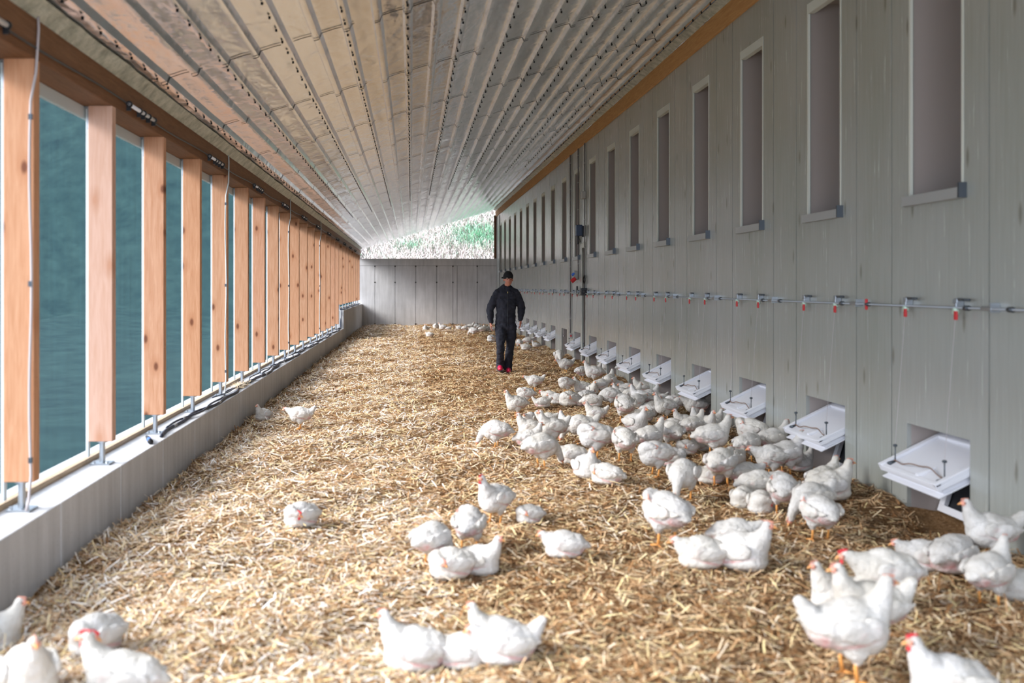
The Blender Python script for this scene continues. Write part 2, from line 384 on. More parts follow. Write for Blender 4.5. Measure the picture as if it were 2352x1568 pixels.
# end wall
q = MB(); jx = [XP-.4, -1.46, -.654, .17, 1.01, 1.66, 1.83, 2.63, XR+.3]
for a, b in zip(jx[:-1], jx[1:]): q.box(a+.007, b-.007, YE, YE+.24, -.3, EYE+.83)
for a, b in ((XP-.4, .5), (.5, XR+.3)): q.box(a+.003, b-.003, YE-.005, YE+.24, EYE+.838, EYE+1.12)
q.cur = 1
q.box(XP-.4, XR+.3, YE+.02, YE+.23, -.3, EYE+1.11)
for x in jx[1:-1]:
    if x == 1.83: continue
    for z in (EYE+.17, .06, EYE+.815): q.tube([(x, YE+.02, z), (x, YE-.006, z)], .032, 10)
o = q.build('wall_back', [M['concrete'], M['dark']], bevel=.003); tag(o, kind='structure')
trim('trim_5', (XR-.09, XR+.05, YE+.0, YE+.16, EYE+1.12, EYE+2.85), M['darkwood'])
trim('trim_6', (-2.2, -2.06, YE-.02, YE+.14, EYE+1.12, EYE+1.3), M['darkwood'])

# ------------------------------------------------------------------ right wall with window and hatch openings
D = 1.746; NK = 19; TH = .46
HZ0, HZ1 = -.25, EYE-.935; WZ0, WZ1 = EYE+.59, EYE+2.42; ZT = EYE+3.02
DOORY = (19.44, 19.86)
q = MB(); G = .007; FIL = []
def panel(ya, yb, holes):
    """front sheet of one board with rectangular holes [(y0,y1,z0,z1)] sharing one y-range or less"""
    cuts = sorted({ya, yb} | {h[0] for h in holes} | {h[1] for h in holes})
    for a, b in zip(cuts[:-1], cuts[1:]):
        mid = (a+b)/2; hz = sorted([(h[2], h[3]) for h in holes if h[0] < mid < h[1]]); z = -.3
        for h0, h1 in hz+[(ZT, ZT)]:
            if h0 > z+1e-6: q.box(XR, XR+.03, a+(G if a == ya else 0), b-(G if b == yb else 0), z, h0)
            z = h1
y = Y0
panel(Y0, 6.06-.196-D+.6, [])
for k in range(-1, NK+1):
    p0 = 6.06-.20+D*k
    if k == -1: panel(p0+.4, p0+1.19, []); panel(p0+1.19, p0+D, []); continue
    hy0, hy1 = 6.06+D*k, 6.833+D*k; wy0, wy1 = 6.13+D*k, 6.80+D*k
    holes = [(hy0, hy1, HZ0, HZ1)] if k != 19 else []
    if k != 19: holes.append((wy0, wy1, WZ0, WZ1))
    cut = [(h[0], h[1]) for h in holes]
    ye = min(p0+1.19, YE)
    panel(p0, ye, holes)
    if ye < YE:
        fy = min(p0+D, YE)
        panel(ye, fy, [(DOORY[0], DOORY[1], -.2, EYE+.77)] if ye < DOORY[0] < fy else [])
q.cur = 1
# solid core behind the boards (fills joints), leaving the openings free
def core(ya, yb, holes):
    cuts = sorted({ya, yb} | {h[0] for h in holes} | {h[1] for h in holes})
    for a, b in zip(cuts[:-1], cuts[1:]):
        mid = (a+b)/2; hz = sorted([(h[2], h[3]) for h in holes if h[0] < mid < h[1]]); z = -.3
        for h0, h1 in hz+[(ZT, ZT)]:
            if h0 > z+1e-6: q.box(XR+.03, XR+TH, a, b, z, h0)
            z = h1
hs = []
for k in range(NK):
    hs.append((6.06+D*k, 6.833+D*k, HZ0, HZ1)); hs.append((6.13+D*k, 6.80+D*k, WZ0, WZ1))
hs.append((DOORY[0], DOORY[1], -.2, EYE+.77))
core(Y0, YE+.2, hs)
wall = q.build('wall_right', [M['panel'], M['jamb']]); tag(wall, kind='structure')
q = MB(); q.box(XR+TH, XR+TH+1.2, Y0, YE+.2, -.35, ZT); q2 = MB()
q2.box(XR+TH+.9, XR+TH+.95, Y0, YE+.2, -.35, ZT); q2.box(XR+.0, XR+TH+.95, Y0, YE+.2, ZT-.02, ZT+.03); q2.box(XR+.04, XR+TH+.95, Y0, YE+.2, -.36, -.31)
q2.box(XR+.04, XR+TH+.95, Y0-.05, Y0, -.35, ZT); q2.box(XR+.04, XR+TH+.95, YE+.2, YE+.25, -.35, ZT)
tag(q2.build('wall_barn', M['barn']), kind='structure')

# windows
for k in range(NK):
    y0, y1 = 6.13+D*k, 6.80+D*k; w = empty('window_%d' % (k+1), (XR, (y0+y1)/2, WZ0)); tag(w, kind='structure'); hw = (y1-y0)/2; H = WZ1-WZ0
    q = MB()
    q.box(-.004, .014, hw-.022, hw, 0, H); q.box(-.004, .014, -hw, -hw+.022, 0, H); q.box(-.003, .05, -hw+.022, hw-.022, H-.085, H)
    q.build('window_frame', M['edge'], w)
    q = MB(); q.box(.40, .415, -hw, hw, 0, H); q.build('pane', M['pane'], w)
    q = MB(); q.box(-.045, .05, -hw-.02, hw+.015, -.045, -.035); q.box(-.048, -.04, -hw-.02, hw+.015, -.045, .022)
    q.build('sill', M['alu'], w)
    q = MB(); q.box(-.05, .0, -hw-.035, -hw-.018, -.045, .05); q.build('sill_cap', M['steel_dark'], w)
    if k < 5:
        q = MB(); q.ball((.30, -.06, H-.17), (.055, .055, .085), 14, 10); q.tube([(.30, -.06, H-.1), (.30, -.06, H)], .02, 8); q.build('lamp_shade', M['mint'], w, smooth=True)

# ------------------------------------------------------------------ hatches in the wall foot
def hatch_frame(k):
    y0, y1 = 6.06+D*k, 6.833+D*k; o = empty('inner_hatch', (XR, (y0+y1)/2, 0))
    q = MB(); hy = (y1-y0)/2
    Mx = Matrix.Translation((.20, 0, .02)) @ Matrix.Rotation(.30, 4, 'Y')
    q.box(0, .035, -hy+.01, hy-.01, 0, .05, Mx); q.box(0, .035, hy-.07, hy-.01, .05, .45, Mx); q.box(0, .035, -hy+.01, -hy+.07, .05, .45, Mx)
    q.build('frame', M['white_pl'], o, bevel=.004)
    q = MB(); q.box(.04, .05, -hy+.01, hy-.01, 0, .45, Mx); q.build('dark_interior_sheet', M['black'], o)  # black sheet standing for the unlit interior behind the frame
    return o
for k in range(NK):
    if k == 9: continue
    o = hatch_frame(k)
    tag(o, 'white inner frame leaning inside the %s wall opening from the camera' % ordinal(k), 'inner hatch', 'inner frames of the wall openings')

def hatch_proto():
    r = empty('hatch_flap', (XR, 0, EYE-.935))
    L_, T = .485, .03; hy = .375
    # hinge inside the opening at x=+.236, z=-.07; outer edge at x=-.194, z=-.29
    ang = math.atan2(.215, .43)
    R = Matrix.Translation((.236, 0, -.075)) @ Matrix.Rotation(PI, 4, 'Z') @ Matrix.Rotation(ang, 4, 'Y')
    q = MB(); q.box(0, L_, -hy, hy, -T, 0, R); q.build('panel', M['white_pl'], r, bevel=.003)
    q = MB(); q.box(0, L_, -hy, -hy+.045, 0, .02, R); q.box(0, L_, hy-.045, hy, 0, .02, R); q.box(.0, .05, -hy, hy, 0, .02, R)
    q.box(L_-.035, L_, -hy, hy, 0, .012, R); q.build('rim', M['white_pl'], r, bevel=.003)
    q = MB(); q.box(.03, L_+.012, -hy+.01, hy-.01, -T-.045, -T-.035, R); q.box(.05, L_-.03, -hy+.03, hy-.03, -T-.036, -T, R); q.build('seal_lip', M['white_pl'], r, bevel=.002)
    for s in (-.31, .315):
        q = MB(); q.tube([R @ Vector((L_-.09, s, 0)), R @ Vector((L_-.09, s, 0))+Vector((0, 0, .11))], .004, 6); q.tube([R @ Vector((L_-.09, s, 0)), R @ Vector((L_-.04, s+.01, .012))], .012, 6)
        q.ball(R @ Vector((L_-.09, s, 0))+Vector((0, 0, .11)), (.016, .016, .01)); q.build('eye_bolt', M['steel_dark'], r, smooth=True)
        q = MB(); q.tube([R @ Vector((L_-.09, s, 0))+Vector((0, 0, .11)), Vector((-.05, -s-.005, .79))], .0016, 5); q.build('cord', M['cord'], r)
    q = MB(); pts = [R @ Vector((L_-.09+.02*math.sin(t*7), -.31+.625*t, .012+.02*math.sin(PI*t)+.006*math.sin(t*20))) for t in np.linspace(0, 1, 20)]
    q.tube(pts, .004, 5); q.build('tie_wire', M['straw_cord'], r)
    q = MB(); q.tube([R @ Vector((L_-.16, .1, .004)), R @ Vector((L_-.03, .1, .004))], [.004, .022], 8); q.build('white_clip', M['white_pl'], r)
    return r
p = hatch_proto()
for k in range(NK):
    if k == 9: continue
    o = p if k == 0 else copy_tree(p); o.location = (XR, 6.4465+D*k, EYE-.935)
    tag(o, 'white hatch flap propped open on two cords, %s from the camera along the grey wall' % ordinal(k if k < 9 else k-1), 'hatch flap', 'raised hatch flaps along the grey wall')
q = MB(); q.tube([(0, 0, .0), (.0, .0, -.12), (.01, .01, -.14)], .004, 6); q.tube([(0, 0, -.0), (0, .03, .02)], .006, 6); q.ball((.01, .01, -.16), .018)
o = q.build('cord_end', M['cord'], smooth=True); o.location = (XR-.01, 6.5+D*9, EYE-.94); tag(o, 'loose pale cord dangling above the opening that has no flap', 'cord')
# door recess
d = empty('door_1', (XR, sum(DOORY)/2, 0)); tag(d, kind='structure')
q = MB(); q.box(-.004, .04, -.23, -.21, 0, EYE+.79); q.box(-.004, .04, .21, .23, 0, EYE+.79); q.box(-.004, .04, -.23, .23, EYE+.77, EYE+.86); q.build('door_frame', M['edge'], d)
q = MB(); q.box(.38, .42, -.21, .21, 0, EYE+.77); q.build('door_leaf', M['jamb'], d)

# rod with pulleys
ZR = EYE-.13
q = MB(); q.tube([(XR-.045, 3.0, ZR), (XR-.045, YE-.3, ZR)], .0075, 8); rod = q.build('drive_rod', M['galv'], smooth=True); tag(rod, 'thin steel drive rod running along the grey wall above the hatches', 'rod')
q = MB()
q = MB()
for k in range(NK+1):
    yb = 5.55+D*k
    for dy in (.0, .44):
        q = MB(); q.tube([(XR-.045, yb+dy, ZR), (XR-.045, yb+dy+.045, ZR)], .016, 8); q.build('coupling', M['steel_dark'], rod, smooth=True)
    q = MB(); q.box(XR-.055, XR, yb+.2, yb+.215, ZR-.02, ZR+.035); q.tube([(XR-.045, yb+.20, ZR), (XR-.045, yb+.30, ZR+.002)], .014, 8); q.build('rod_bracket', M['galv'], rod)
def pulley_proto():
    r = empty('pulley_bracket')
    q = MB(); q.box(-.05, 0, -.012, .012, .0, .06); q.box(-.055, -.035, -.03, .02, .03, .055); q.build('bracket', M['galv'], r, bevel=.003)
    q = MB(); q.tube([(-.045, -.02, .05), (-.045, -.15, .05)], .0085, 8); q.build('spring', M['steel_dark'], r, smooth=True)
    q = MB(); q.tube([(-.058, 0, -.022), (-.032, 0, -.022)], .021, 12); q.build('wheel', M['mint'], r, smooth=True)
    q = MB(); q.box(-.062, -.05, -.035, -.005, -.075, -.02); q.build('red_tag', M['red'], r, bevel=.003)
    return r
p = pulley_proto(); first = True
for k in range(NK):
    for s, nm in ((-.31, 'nearer'), (.315, 'farther')):
        o = p if first else copy_tree(p); first = False; o.location = (XR, 6.4465+D*k+s, ZR)
        tag(o, 'small pulley with red tag, %s cord of the %s wall opening from the camera' % (nm, ordinal(k)), 'pulley', 'pulleys along the drive rod')
q = MB(); q.box(-.008, .006, -.012, .012, -.04, .04); o = q.build('red_marker', M['red'], bevel=.003); o.location = (XR-.05, 7.33, ZR); tag(o, 'flat red marker on the drive rod between the two nearest hatches', 'marker')

# conduits and boxes by the door
def px_y(px, x=XR): return F*x/(px-VX)
def run(name, px, z0, z1, label, r=.011, clips=True):
    y = px_y(px); q = MB(); q.tube([(XR-.018, y, z0), (XR-.018, y, z1)], r, 8); o = q.build(name, M['conduit'], smooth=True); tag(o, label, 'conduit')
    if clips:
        for z in np.arange(z0+.3, z1, .55):
            c = MB(); c.box(XR-.034, XR, y-.02, y+.02, z, z+.02); c.build('clip', M['grey_pl'], o)
    return o
run('conduit_pipe', 1311.8, .56, EYE+2.8, 'grey conduit from beam down to the small red button box', .014)
run('conduit_pipe', 1330, EYE+.15, EYE+2.8, 'grey conduit ending above the red and blue socket', .012)
run('conduit_pipe', 1345, EYE-.1, EYE+2.8, 'grey conduit running past the junction box beside the narrow door', .012)
run('conduit_pipe', 1148, 1.2, EYE+2.75, 'thin pale conduit at the far end of the grey wall', .012, False)
q = MB(); y = px_y(1313.7); q.box(XR-.06, XR, y-.04, y+.04, .46, .56); o = q.build('button_box', M['grey_pl'], bevel=.006); tag(o, 'small grey button box with red button under the conduit', 'switch box')
c = MB(); c.tube([(XR-.03, y-.04, .51), (XR-.03, y-.05, .51)], .02, 10); c.build('button', M['red'], o)
y = px_y(1344); q = MB(); q.box(XR-.07, XR, y-.1, y+.1, EYE+1.72, EYE+1.86); o = q.build('junction_box', M['grey_pl'], bevel=.008); tag(o, 'grey junction box high on the conduit beside the narrow door', 'junction box')
y = px_y(1340); q = MB(); q.box(XR-.15, XR-.03, y-.08, y+.1, EYE+1.0, EYE+1.22); o = q.build('control_box', M['darkblue'], bevel=.01); tag(o, 'dark blue control box mounted above the narrow door', 'control box')
c = MB(); c.box(XR-.03, XR, y-.02, y+.03, EYE+.98, EYE+1.2); c.tube([(XR-.09, y, EYE+1.0), (XR-.06, y+.05, EYE+.9), (XR-.1, y+.08, EYE+.84), (XR-.06, y-.02, EYE+.88), (XR-.1, y, EYE+1.0)], .007, 6); c.build('mount', M['black'], o)
y = px_y(1331); q = MB(); q.box(XR-.05, XR-.02, y-.03, y+.03, EYE+.86, EYE+1.06); o = q.build('motor_switch', M['black'], bevel=.006); tag(o, 'slim black switch on the conduit left of the blue control box', 'switch')
y = px_y(1326); o = empty('power_socket', (XR, y, EYE+.2)); tag(o, 'grey wall socket angled out with one red and one blue outlet', 'power socket')
q = MB(); q.box(-.09, 0, -.08, .08, -.06, .12, Matrix.Rotation(.1, 4, 'Y')); q.build('housing', M['grey_pl'], o, bevel=.012)
q = MB(); q.tube([(-.05, -.06, -.03), (-.13, -.06, -.10)], .042, 14); q.build('red_outlet', M['red'], o)
q = MB(); q.tube([(-.07, -.06, .07), (-.12, -.06, .03)], .026, 12); q.build('blue_outlet', M['blue'], o)
y = px_y(1345.5); q = MB(); q.tube([(XR-.03, y+.10*math.cos(t), EYE+.14+.075*math.sin(t)) for t in np.linspace(0, 2*PI*.98, 28)], .009, 6, False)
q.tube([(XR-.04, y+.09*math.cos(t), EYE+.13+.07*math.sin(t)) for t in np.linspace(0, 2*PI*.98, 28)], .008, 6, False); o = q.build('cable_coil', M['black'], smooth=True); tag(o, 'coiled black cable hanging beside the narrow door', 'cable')
y = px_y(1346.5); q = MB(); q.box(XR-.11, XR, y-.10, y+.02, ZR-.04, ZR+.10); q.tube([(XR-.06, y-.16, ZR+.03), (XR-.06, y+.14, ZR+.03)], .035, 12); o = q.build('winch_motor', M['black'], bevel=.008); tag(o, 'black winch motor driving the rod beside the narrow door', 'motor')
y = px_y(1329.5); q = MB(); q.box(XR-.05, XR-.02, y-.025, y+.025, ZR-.06, ZR+.14); o = q.build('limit_switch', M['black'], bevel=.004); tag(o, 'upright black limit switch on the rod left of the door', 'switch')

# ------------------------------------------------------------------ left side: posts, netting
SP = 1.41
def post_proto(mat, h, name='timber_post'):
    r = empty(name); q = MB(); q.box(-.085, .08, 0, .085, .158, h); q.build('board', mat, r, bevel=.004)
    f = MB(); f.tube([(0, .04, .012), (0, .04, .165)], .020, 12); f.tube([(0, .04, .15), (0, .04, .165)], .038, 12)
    ft = f.build('steel_foot', M['galv'], r, smooth=False)
    g = MB(); g.box(-.065, .065, -.025, .105, 0, .012); g.tube([(.045, .0, .012), (.045, .0, .026)], .010, 6); g.tube([(-.045, .0, .012), (-.045, .0, .026)], .010, 6); g.build('base_plate', M['galv'], ft)
    b = MB(); b.box(-.095, -.085, .01, .07, h-.16, h-.01); b.box(-.13, -.085, .01, .07, h-.012, h-.004); b.build('bracket', M['galv'], r)
    w = MB(); w.box(-.106, -.088, .015, .055, .05, h-.02); w.build('side_batten', M['white_batten'], r)
    return r
h1 = EYE+1.234-ZP; h2 = EYE+1.234-ZP2
pA = post_proto(M['post'], h1); pP = post_proto(M['post_pink'], h1); pB = post_proto(M['post'], h2)
used = set(); POSTY = [5.38+SP*i for i in range(-3, 25)]
looks = {0: 'wide plain timber post nearest the camera with a pale cord down its edge', 1: 'smooth pinkish timber post, second from the camera', 2: 'timber post with one brown knot band, third from the camera',
         3: 'knotty orange timber post, fourth from the camera', 4: 'timber post with a pale cord down it, fifth from the camera'}
for i, y in enumerate(POSTY):
    n = i-3; far = y > YS-.1; src = pB if far else (pP if n == 1 else pA)
    if y > YE-.3: continue
    o = src if id(src) not in used else copy_tree(src); used.add(id(src)); o.location = (-2.12, y, ZP2 if far else ZP)
    if n >= 0: lab = looks.get(n, 'spruce timber post on a steel foot, %s from the camera' % ordinal(n)) if not far else 'shorter timber post standing on the raised step, %s from the camera' % ordinal(n)
    else: lab = 'timber post behind the photographer, %s back' % ordinal(-n-1)
    tag(o, lab, 'post', 'timber posts along the netting side')
# netting bays
for i in range(len(POSTY)-1):
    ya, yb = POSTY[i]+.04, POSTY[i+1]+.04
    if ya > YE-.3: continue
    yb = min(yb, YE-.05); zb = ZP2 if ya > YS-.3 else ZP; q = MB(); n = 14; vs = []; n2 = 8
    for a in range(n+1):
        for b in range(n2+1):
            yy = ya+(yb-ya)*a/n; zz = zb+.02+(EYE+1.24-zb-.02)*b/n2
            vs.append((-2.262+.008*noise.noise(Vector((yy*2.5, zz*.6, 3)))+.004*math.sin(yy*23), yy, zz))
    q.add(vs, [(a*(n2+1)+b, (a+1)*(n2+1)+b, (a+1)*(n2+1)+b+1, a*(n2+1)+b+1) for a in range(n) for b in range(n2)])
    o = empty('netting_panel', (0, 0, 0)); nt = q.build('netting', M['net'], o, smooth=True)
    q = MB(); q.box(-2.262, -2.235, ya, yb, EYE+1.15, EYE+1.23); q.build('top_batten', M['white_batten'], o)
    q = MB(); q.box(-2.262, -2.222, ya, yb, zb, zb+.035); q.build('bottom_batten', M['batten'], o)
    n = i-3
    tag(o, ('green wind netting bay behind the %s and %s posts from the camera' % (ordinal(n), ordinal(n+1))) if n >= 0 else 'green wind netting bay before the nearest post, number %s back' % ordinal(-n-1), 'netting', 'green netting bays')
# cable along the beam, white tubes, cords down posts
q = MB(); q.tube([(-2.03, y, EYE+1.30+.012*math.sin(y*2.1)) for y in np.arange(0, YE-.3, .25)], .006, 6); o = q.build('beam_cable', M['steel_dark'], smooth=True); tag(o, 'dark cable strung along the timber eave beam', 'cable')
def tube_proto():
    r = empty('clip_tube'); q = MB(); q.tube([(0, 0, 0), (0, .68, 0)], .014, 10); q.build('tube', M['white_pl'], r, smooth=True)
    for t in (.0, .27, .38, .52, .68):
        q = MB(); q.tube([(0, t, 0), (0, t+.014, 0)], .024, 10); q.box(-.02, .012, t, t+.012, -.045, .0); q.build('clip', M['black'], r)
    return r
p = tube_proto(); tys = [4.25+2.82*i for i in range(12)]
for i, y in enumerate(tys):
    o = p if i == 0 else copy_tree(p); o.location = (-2.005, y, EYE+1.295); tag(o, 'white clipped tube on the eave beam, %s from the camera' % ordinal(i), 'tube', 'white tubes on the eave beam')
for j, n in enumerate((0, 4, 8, 12)):
    y = 5.38+SP*n-.012; z0 = ZP+.0
    pts = [(-2.035, y+.06, ceil_z(-2.035)-.05), (-2.028, y+.05, EYE+1.4), (-2.02, y-.01, EYE+1.15)]+[(-2.052+.006*math.sin(z*5), y-.004, z) for z in np.linspace(EYE+1.0, ZP+.2, 14)]+[(-2.06, y-.01, ZP+.06), (-2.07, y-.02, z0+.01)]
    q = MB(); q.tube(pts, .0075, 6); o = q.build('post_cord', M['white_batten'] if n else M['cord'], smooth=True)
    tag(o, 'pale cord running down the %s post from the camera' % ordinal(n), 'cord', 'cords down the posts')
    for z in (EYE+.9, EYE, EYE-.95):
        c = MB(); c.box(-2.062, -2.042, y-.012, y+.002, z, z+.03); c.build('cord_clip', M['steel_dark'], o)
# black cables on the plinth
def plinth_z(y): return ZP2 if y > YS else ZP
for j, (ph, y0, lab) in enumerate(((0, 8.0, 'thick black cable lying loose on the concrete ledge'), (1.7, 8.4, 'black cable with pale ties snaking behind the thicker one'), (3.9, 10.6, 'thin dark cable looping around the steel post feet'))):
    pts = []
    for y in np.arange(y0, YE-.4, .09):
        x = -2.045+.035*math.sin(y*1.9+ph)+.02*math.sin(y*5.1+ph*2)-.02*j+.015
        up = max(0.0, 1-abs(y-YS)/.12)
        z = plinth_z(y)+.014+.010*j
        pts.append((min(x, -1.995), y, z))
    q = MB(); q.tube(pts, (.013, .010, .007)[j], 6); o = q.build('ledge_cable', M['cable'], smooth=True); tag(o, lab, 'cable')
    if j < 2:
        for y in np.arange(y0+.6, 20, 1.7):
            pt = min(pts, key=lambda t: abs(t[1]-y)); c = MB(); c.tube([(pt[0], pt[1]-.04, pt[2]), (pt[0], pt[1]+.04, pt[2])], .0165 if j == 0 else .013, 8); c.build('cable_tie', M['grey_pl'], o)
o = empty('cable_plug', (-2.03, 7.72, ZP+.024), .35); tag(o, 'blue and black plug lying on the ledge at the end of the cable', 'plug')
q = MB(); q.tube([(0, -.04, 0), (0, .05, 0)], .018, 12); q.build('plug_body', M['blue'], o, smooth=True)
q = MB(); q.tube([(0, -.07, 0), (0, -.04, 0)], .021, 12); q.tube([(0, .05, 0), (0, .09, 0), (0, .25, -.006)], [.02, .018, .01], 12); q.build('plug_cap', M['black'], o, smooth=True)
nt = 260; yy = rng.normal(12.0, .20, nt); xx = np.clip(rng.normal(-2.07, .05, nt), -2.15, -1.99)
o = strand_mesh('straw_tuft', np.stack([xx, yy, ZP+.004+rng.uniform(0, .045, nt)], -1), rng.uniform(0, 2*PI, nt), rng.normal(0, .3, nt), rng.uniform(.04, .14, nt), rng.uniform(.003, .005, nt), rng.uniform(.4, .9, nt), M['straw'])
tag(o, 'tuft of straw lying on the concrete ledge', 'straw', kind='stuff')

# ------------------------------------------------------------------ outside
q = MB(); n1, n2 = 40, 30; vs = []
for i in range(n1+1):
    for j in range(n2+1):
        x = -3+58*i/n1; t = j/n2; y = YE+1.2+60*t; vs.append((x, y, 1.0+.62*(y-YE-1.2)+.5*noise.noise(Vector((x*.15, y*.15, 1)))))
q.add(vs, [(i*(n2+1)+j, (i+1)*(n2+1)+j, (i+1)*(n2+1)+j+1, i*(n2+1)+j+1) for i in range(n1) for j in range(n2)])
tag(q.build('hillside', M['meadow'], smooth=True), kind='structure')
ng = 26000; ux = rng.uniform(-3, 9, ng); uy = YE+1.3+8.5*rng.random(ng)**1.1
uz = 1.0+.62*(uy-YE-1.2)+.10
uz = uz+np.array([.5*noise.noise(Vector((a*.15, b*.15, 1))) for a, b in zip(ux, uy)])
gt = 1.5*np.exp(-((ux-3.1)/1.5)**2-((uy-YE-5.2)/1.0)**2)+1.0*np.exp(-((ux+.0)/.7)**2-((uy-YE-4.5)/.4)**2)-.2
o = strand_mesh('hillside_grass', np.stack([ux, uy, uz], -1), rng.uniform(0, 2*PI, ng), rng.uniform(.5, 1.5, ng), rng.uniform(.2, .5, ng), rng.uniform(.015, .035, ng), np.clip(.72-.5*gt+rng.normal(0, .2, ng), 0, 1), M['grass'], .3)
tag(o, 'pale dry and green grass covering the hillside beyond the end wall', 'grass', kind='stuff')
q = MB(); vs = []
for i in range(31):
    for j, (y, z) in enumerate(((-25, -.5), (20, -.45), (40, .6), (46, 5.0), (54, 13.0), (80, 26.0))): x = -60+57.6*i/30; vs.append((x, y+(max(0, x+16)*.0 if 41 < y < 60 else 0), z+(.8*noise.noise(Vector((x*.4, y, 2))) if j > 1 else 0)))
q.add(vs, [(i*6+j, (i+1)*6+j, (i+1)*6+j+1, i*6+j+1) for i in range(30) for j in range(5)])
tag(q.build('wooded_bank', M['bank'], smooth=True), kind='structure')
q = MB(); q.box(-30, 40, -60, Y0-.01, -.4, -.32); tag(q.build('yard_ground', M['concrete']), kind='structure')

# ------------------------------------------------------------------ organic bodies: swept balls fused into one surface
def roughen(me, fn):
    n = len(me.vertices); co_ = np.empty(n*3, np.float32); me.vertices.foreach_get('co', co_); co_ = co_.reshape(-1, 3)
    nr = np.array([tuple(v_.normal) for v_ in me.vertices], np.float32)
    amt = np.array([fn(Vector(c)) for c in co_.tolist()], np.float32)
    me.vertices.foreach_set('co', (co_+nr*amt[:, None]).ravel()); me.update()
TMP = bpy.data.scenes.new('workbench')
def fuse(name, balls, voxel, smooth_n, mat, masks=None, parent=None, fluff=0.0):
    """balls: (x,y,z, rx,ry,rz [,tilt about y])"""
    bm = bmesh.new()
    for b in balls:
        x, y, z, rx, ry, rz = b[:6]; t = b[6] if len(b) > 6 else 0
        Mx = Matrix.Translation((x, y, z)) @ Matrix.Rotation(t, 4, 'Y') @ Matrix.Diagonal((rx, ry, rz, 1))
        bmesh.ops.create_icosphere(bm, subdivisions=3 if max(rx, ry, rz) > .06 else 2, radius=1, matrix=Mx)
    me = bpy.data.meshes.new(name); bm.to_mesh(me); bm.free()
    o = bpy.data.objects.new(name, me); TMP.collection.objects.link(o)
    r = o.modifiers.new('r', 'REMESH'); r.mode = 'VOXEL'; r.voxel_size = voxel
    s = o.modifiers.new('s', 'SMOOTH'); s.iterations = smooth_n; s.factor = .5
    TMP.view_layers[0].update(); dg = TMP.view_layers[0].depsgraph
    me2 = bpy.data.meshes.new_from_object(o.evaluated_get(dg)); o.modifiers.clear(); o.data = me2; me2.name = name; TMP.collection.objects.unlink(o); COL.objects.link(o)
    me2.materials.clear(); me2.materials.append(mat)
    me2.polygons.foreach_set('use_smooth', [True]*len(me2.polygons))
    if fluff:
        roughen(me2, lambda c: fluff*(noise.noise(Vector((c.x*38, c.y*75, c.z*75)))+.6*noise.noise(c*120)))
    if masks:
        for key, fn in masks.items():
            a = me2.attributes.new(key, 'FLOAT', 'POINT'); a.data.foreach_set('value', [fn(v_.co) for v_ in me2.vertices])
    if parent: o.parent = parent
    return o
def chain(pts, step=.45, flat=1.0):
    out = []
    for a, b in zip(pts[:-1], pts[1:]):
        a = np.array(a, float); b = np.array(b, float); L_ = np.linalg.norm(b[:3]-a[:3]); n = max(1, int(L_/(max(min(a[3], b[3]), .004)*step)))
        for i in range(n+1):
            c = a+(b-a)*i/n; out.append((c[0], c[1], c[2], c[3], c[3]*flat, c[3]))
    return out

POSES = {
 # neck points (x,y,z,r) last is the head; beak direction; standing?; body rise; tail raise
 'U': ([(.085, 0, .235, .066), (.120, 0, .285, .044), (.133, 0, .325, .031), (.140, 0, .350, .027)], (1, 0, -.08), True, 0),
 'W': ([(.095, 0, .215, .064), (.140, 0, .240, .042), (.172, 0, .256, .030), (.190, 0, .262, .026)], (1, 0, -.2), True, 0),
 'P': ([(.100, 0, .190, .062), (.150, 0, .150, .042), (.185, 0, .100, .030), (.195, 0, .068, .026)], (.5, 0, -.9), True, -.01),
 'B': ([(.095, 0, .225, .062), (.105, .03, .255, .044), (.080, .060, .262, .032), (.060, .078, .250, .027)], (-.8, .5, -.3), True, 0),
 'S': ([(.085, 0, .155, .066), (.118, 0, .200, .044), (.130, 0, .235, .031), (.136, 0, .258, .027)], (1, 0, -.08), False, 0),
 'L': ([(.095, 0, .130, .064), (.130, 0, .152, .044), (.150, 0, .170, .032), (.160, 0, .178, .027)], (1, 0, -.25), False, 0),
 'N': ([(.090, 0, .135, .062), (.110, .02, .150, .044), (.105, .052, .148, .033), (.092, .078, .135, .028)], (-.35, .9, -.35), False, 0),
}
PROTO = {}
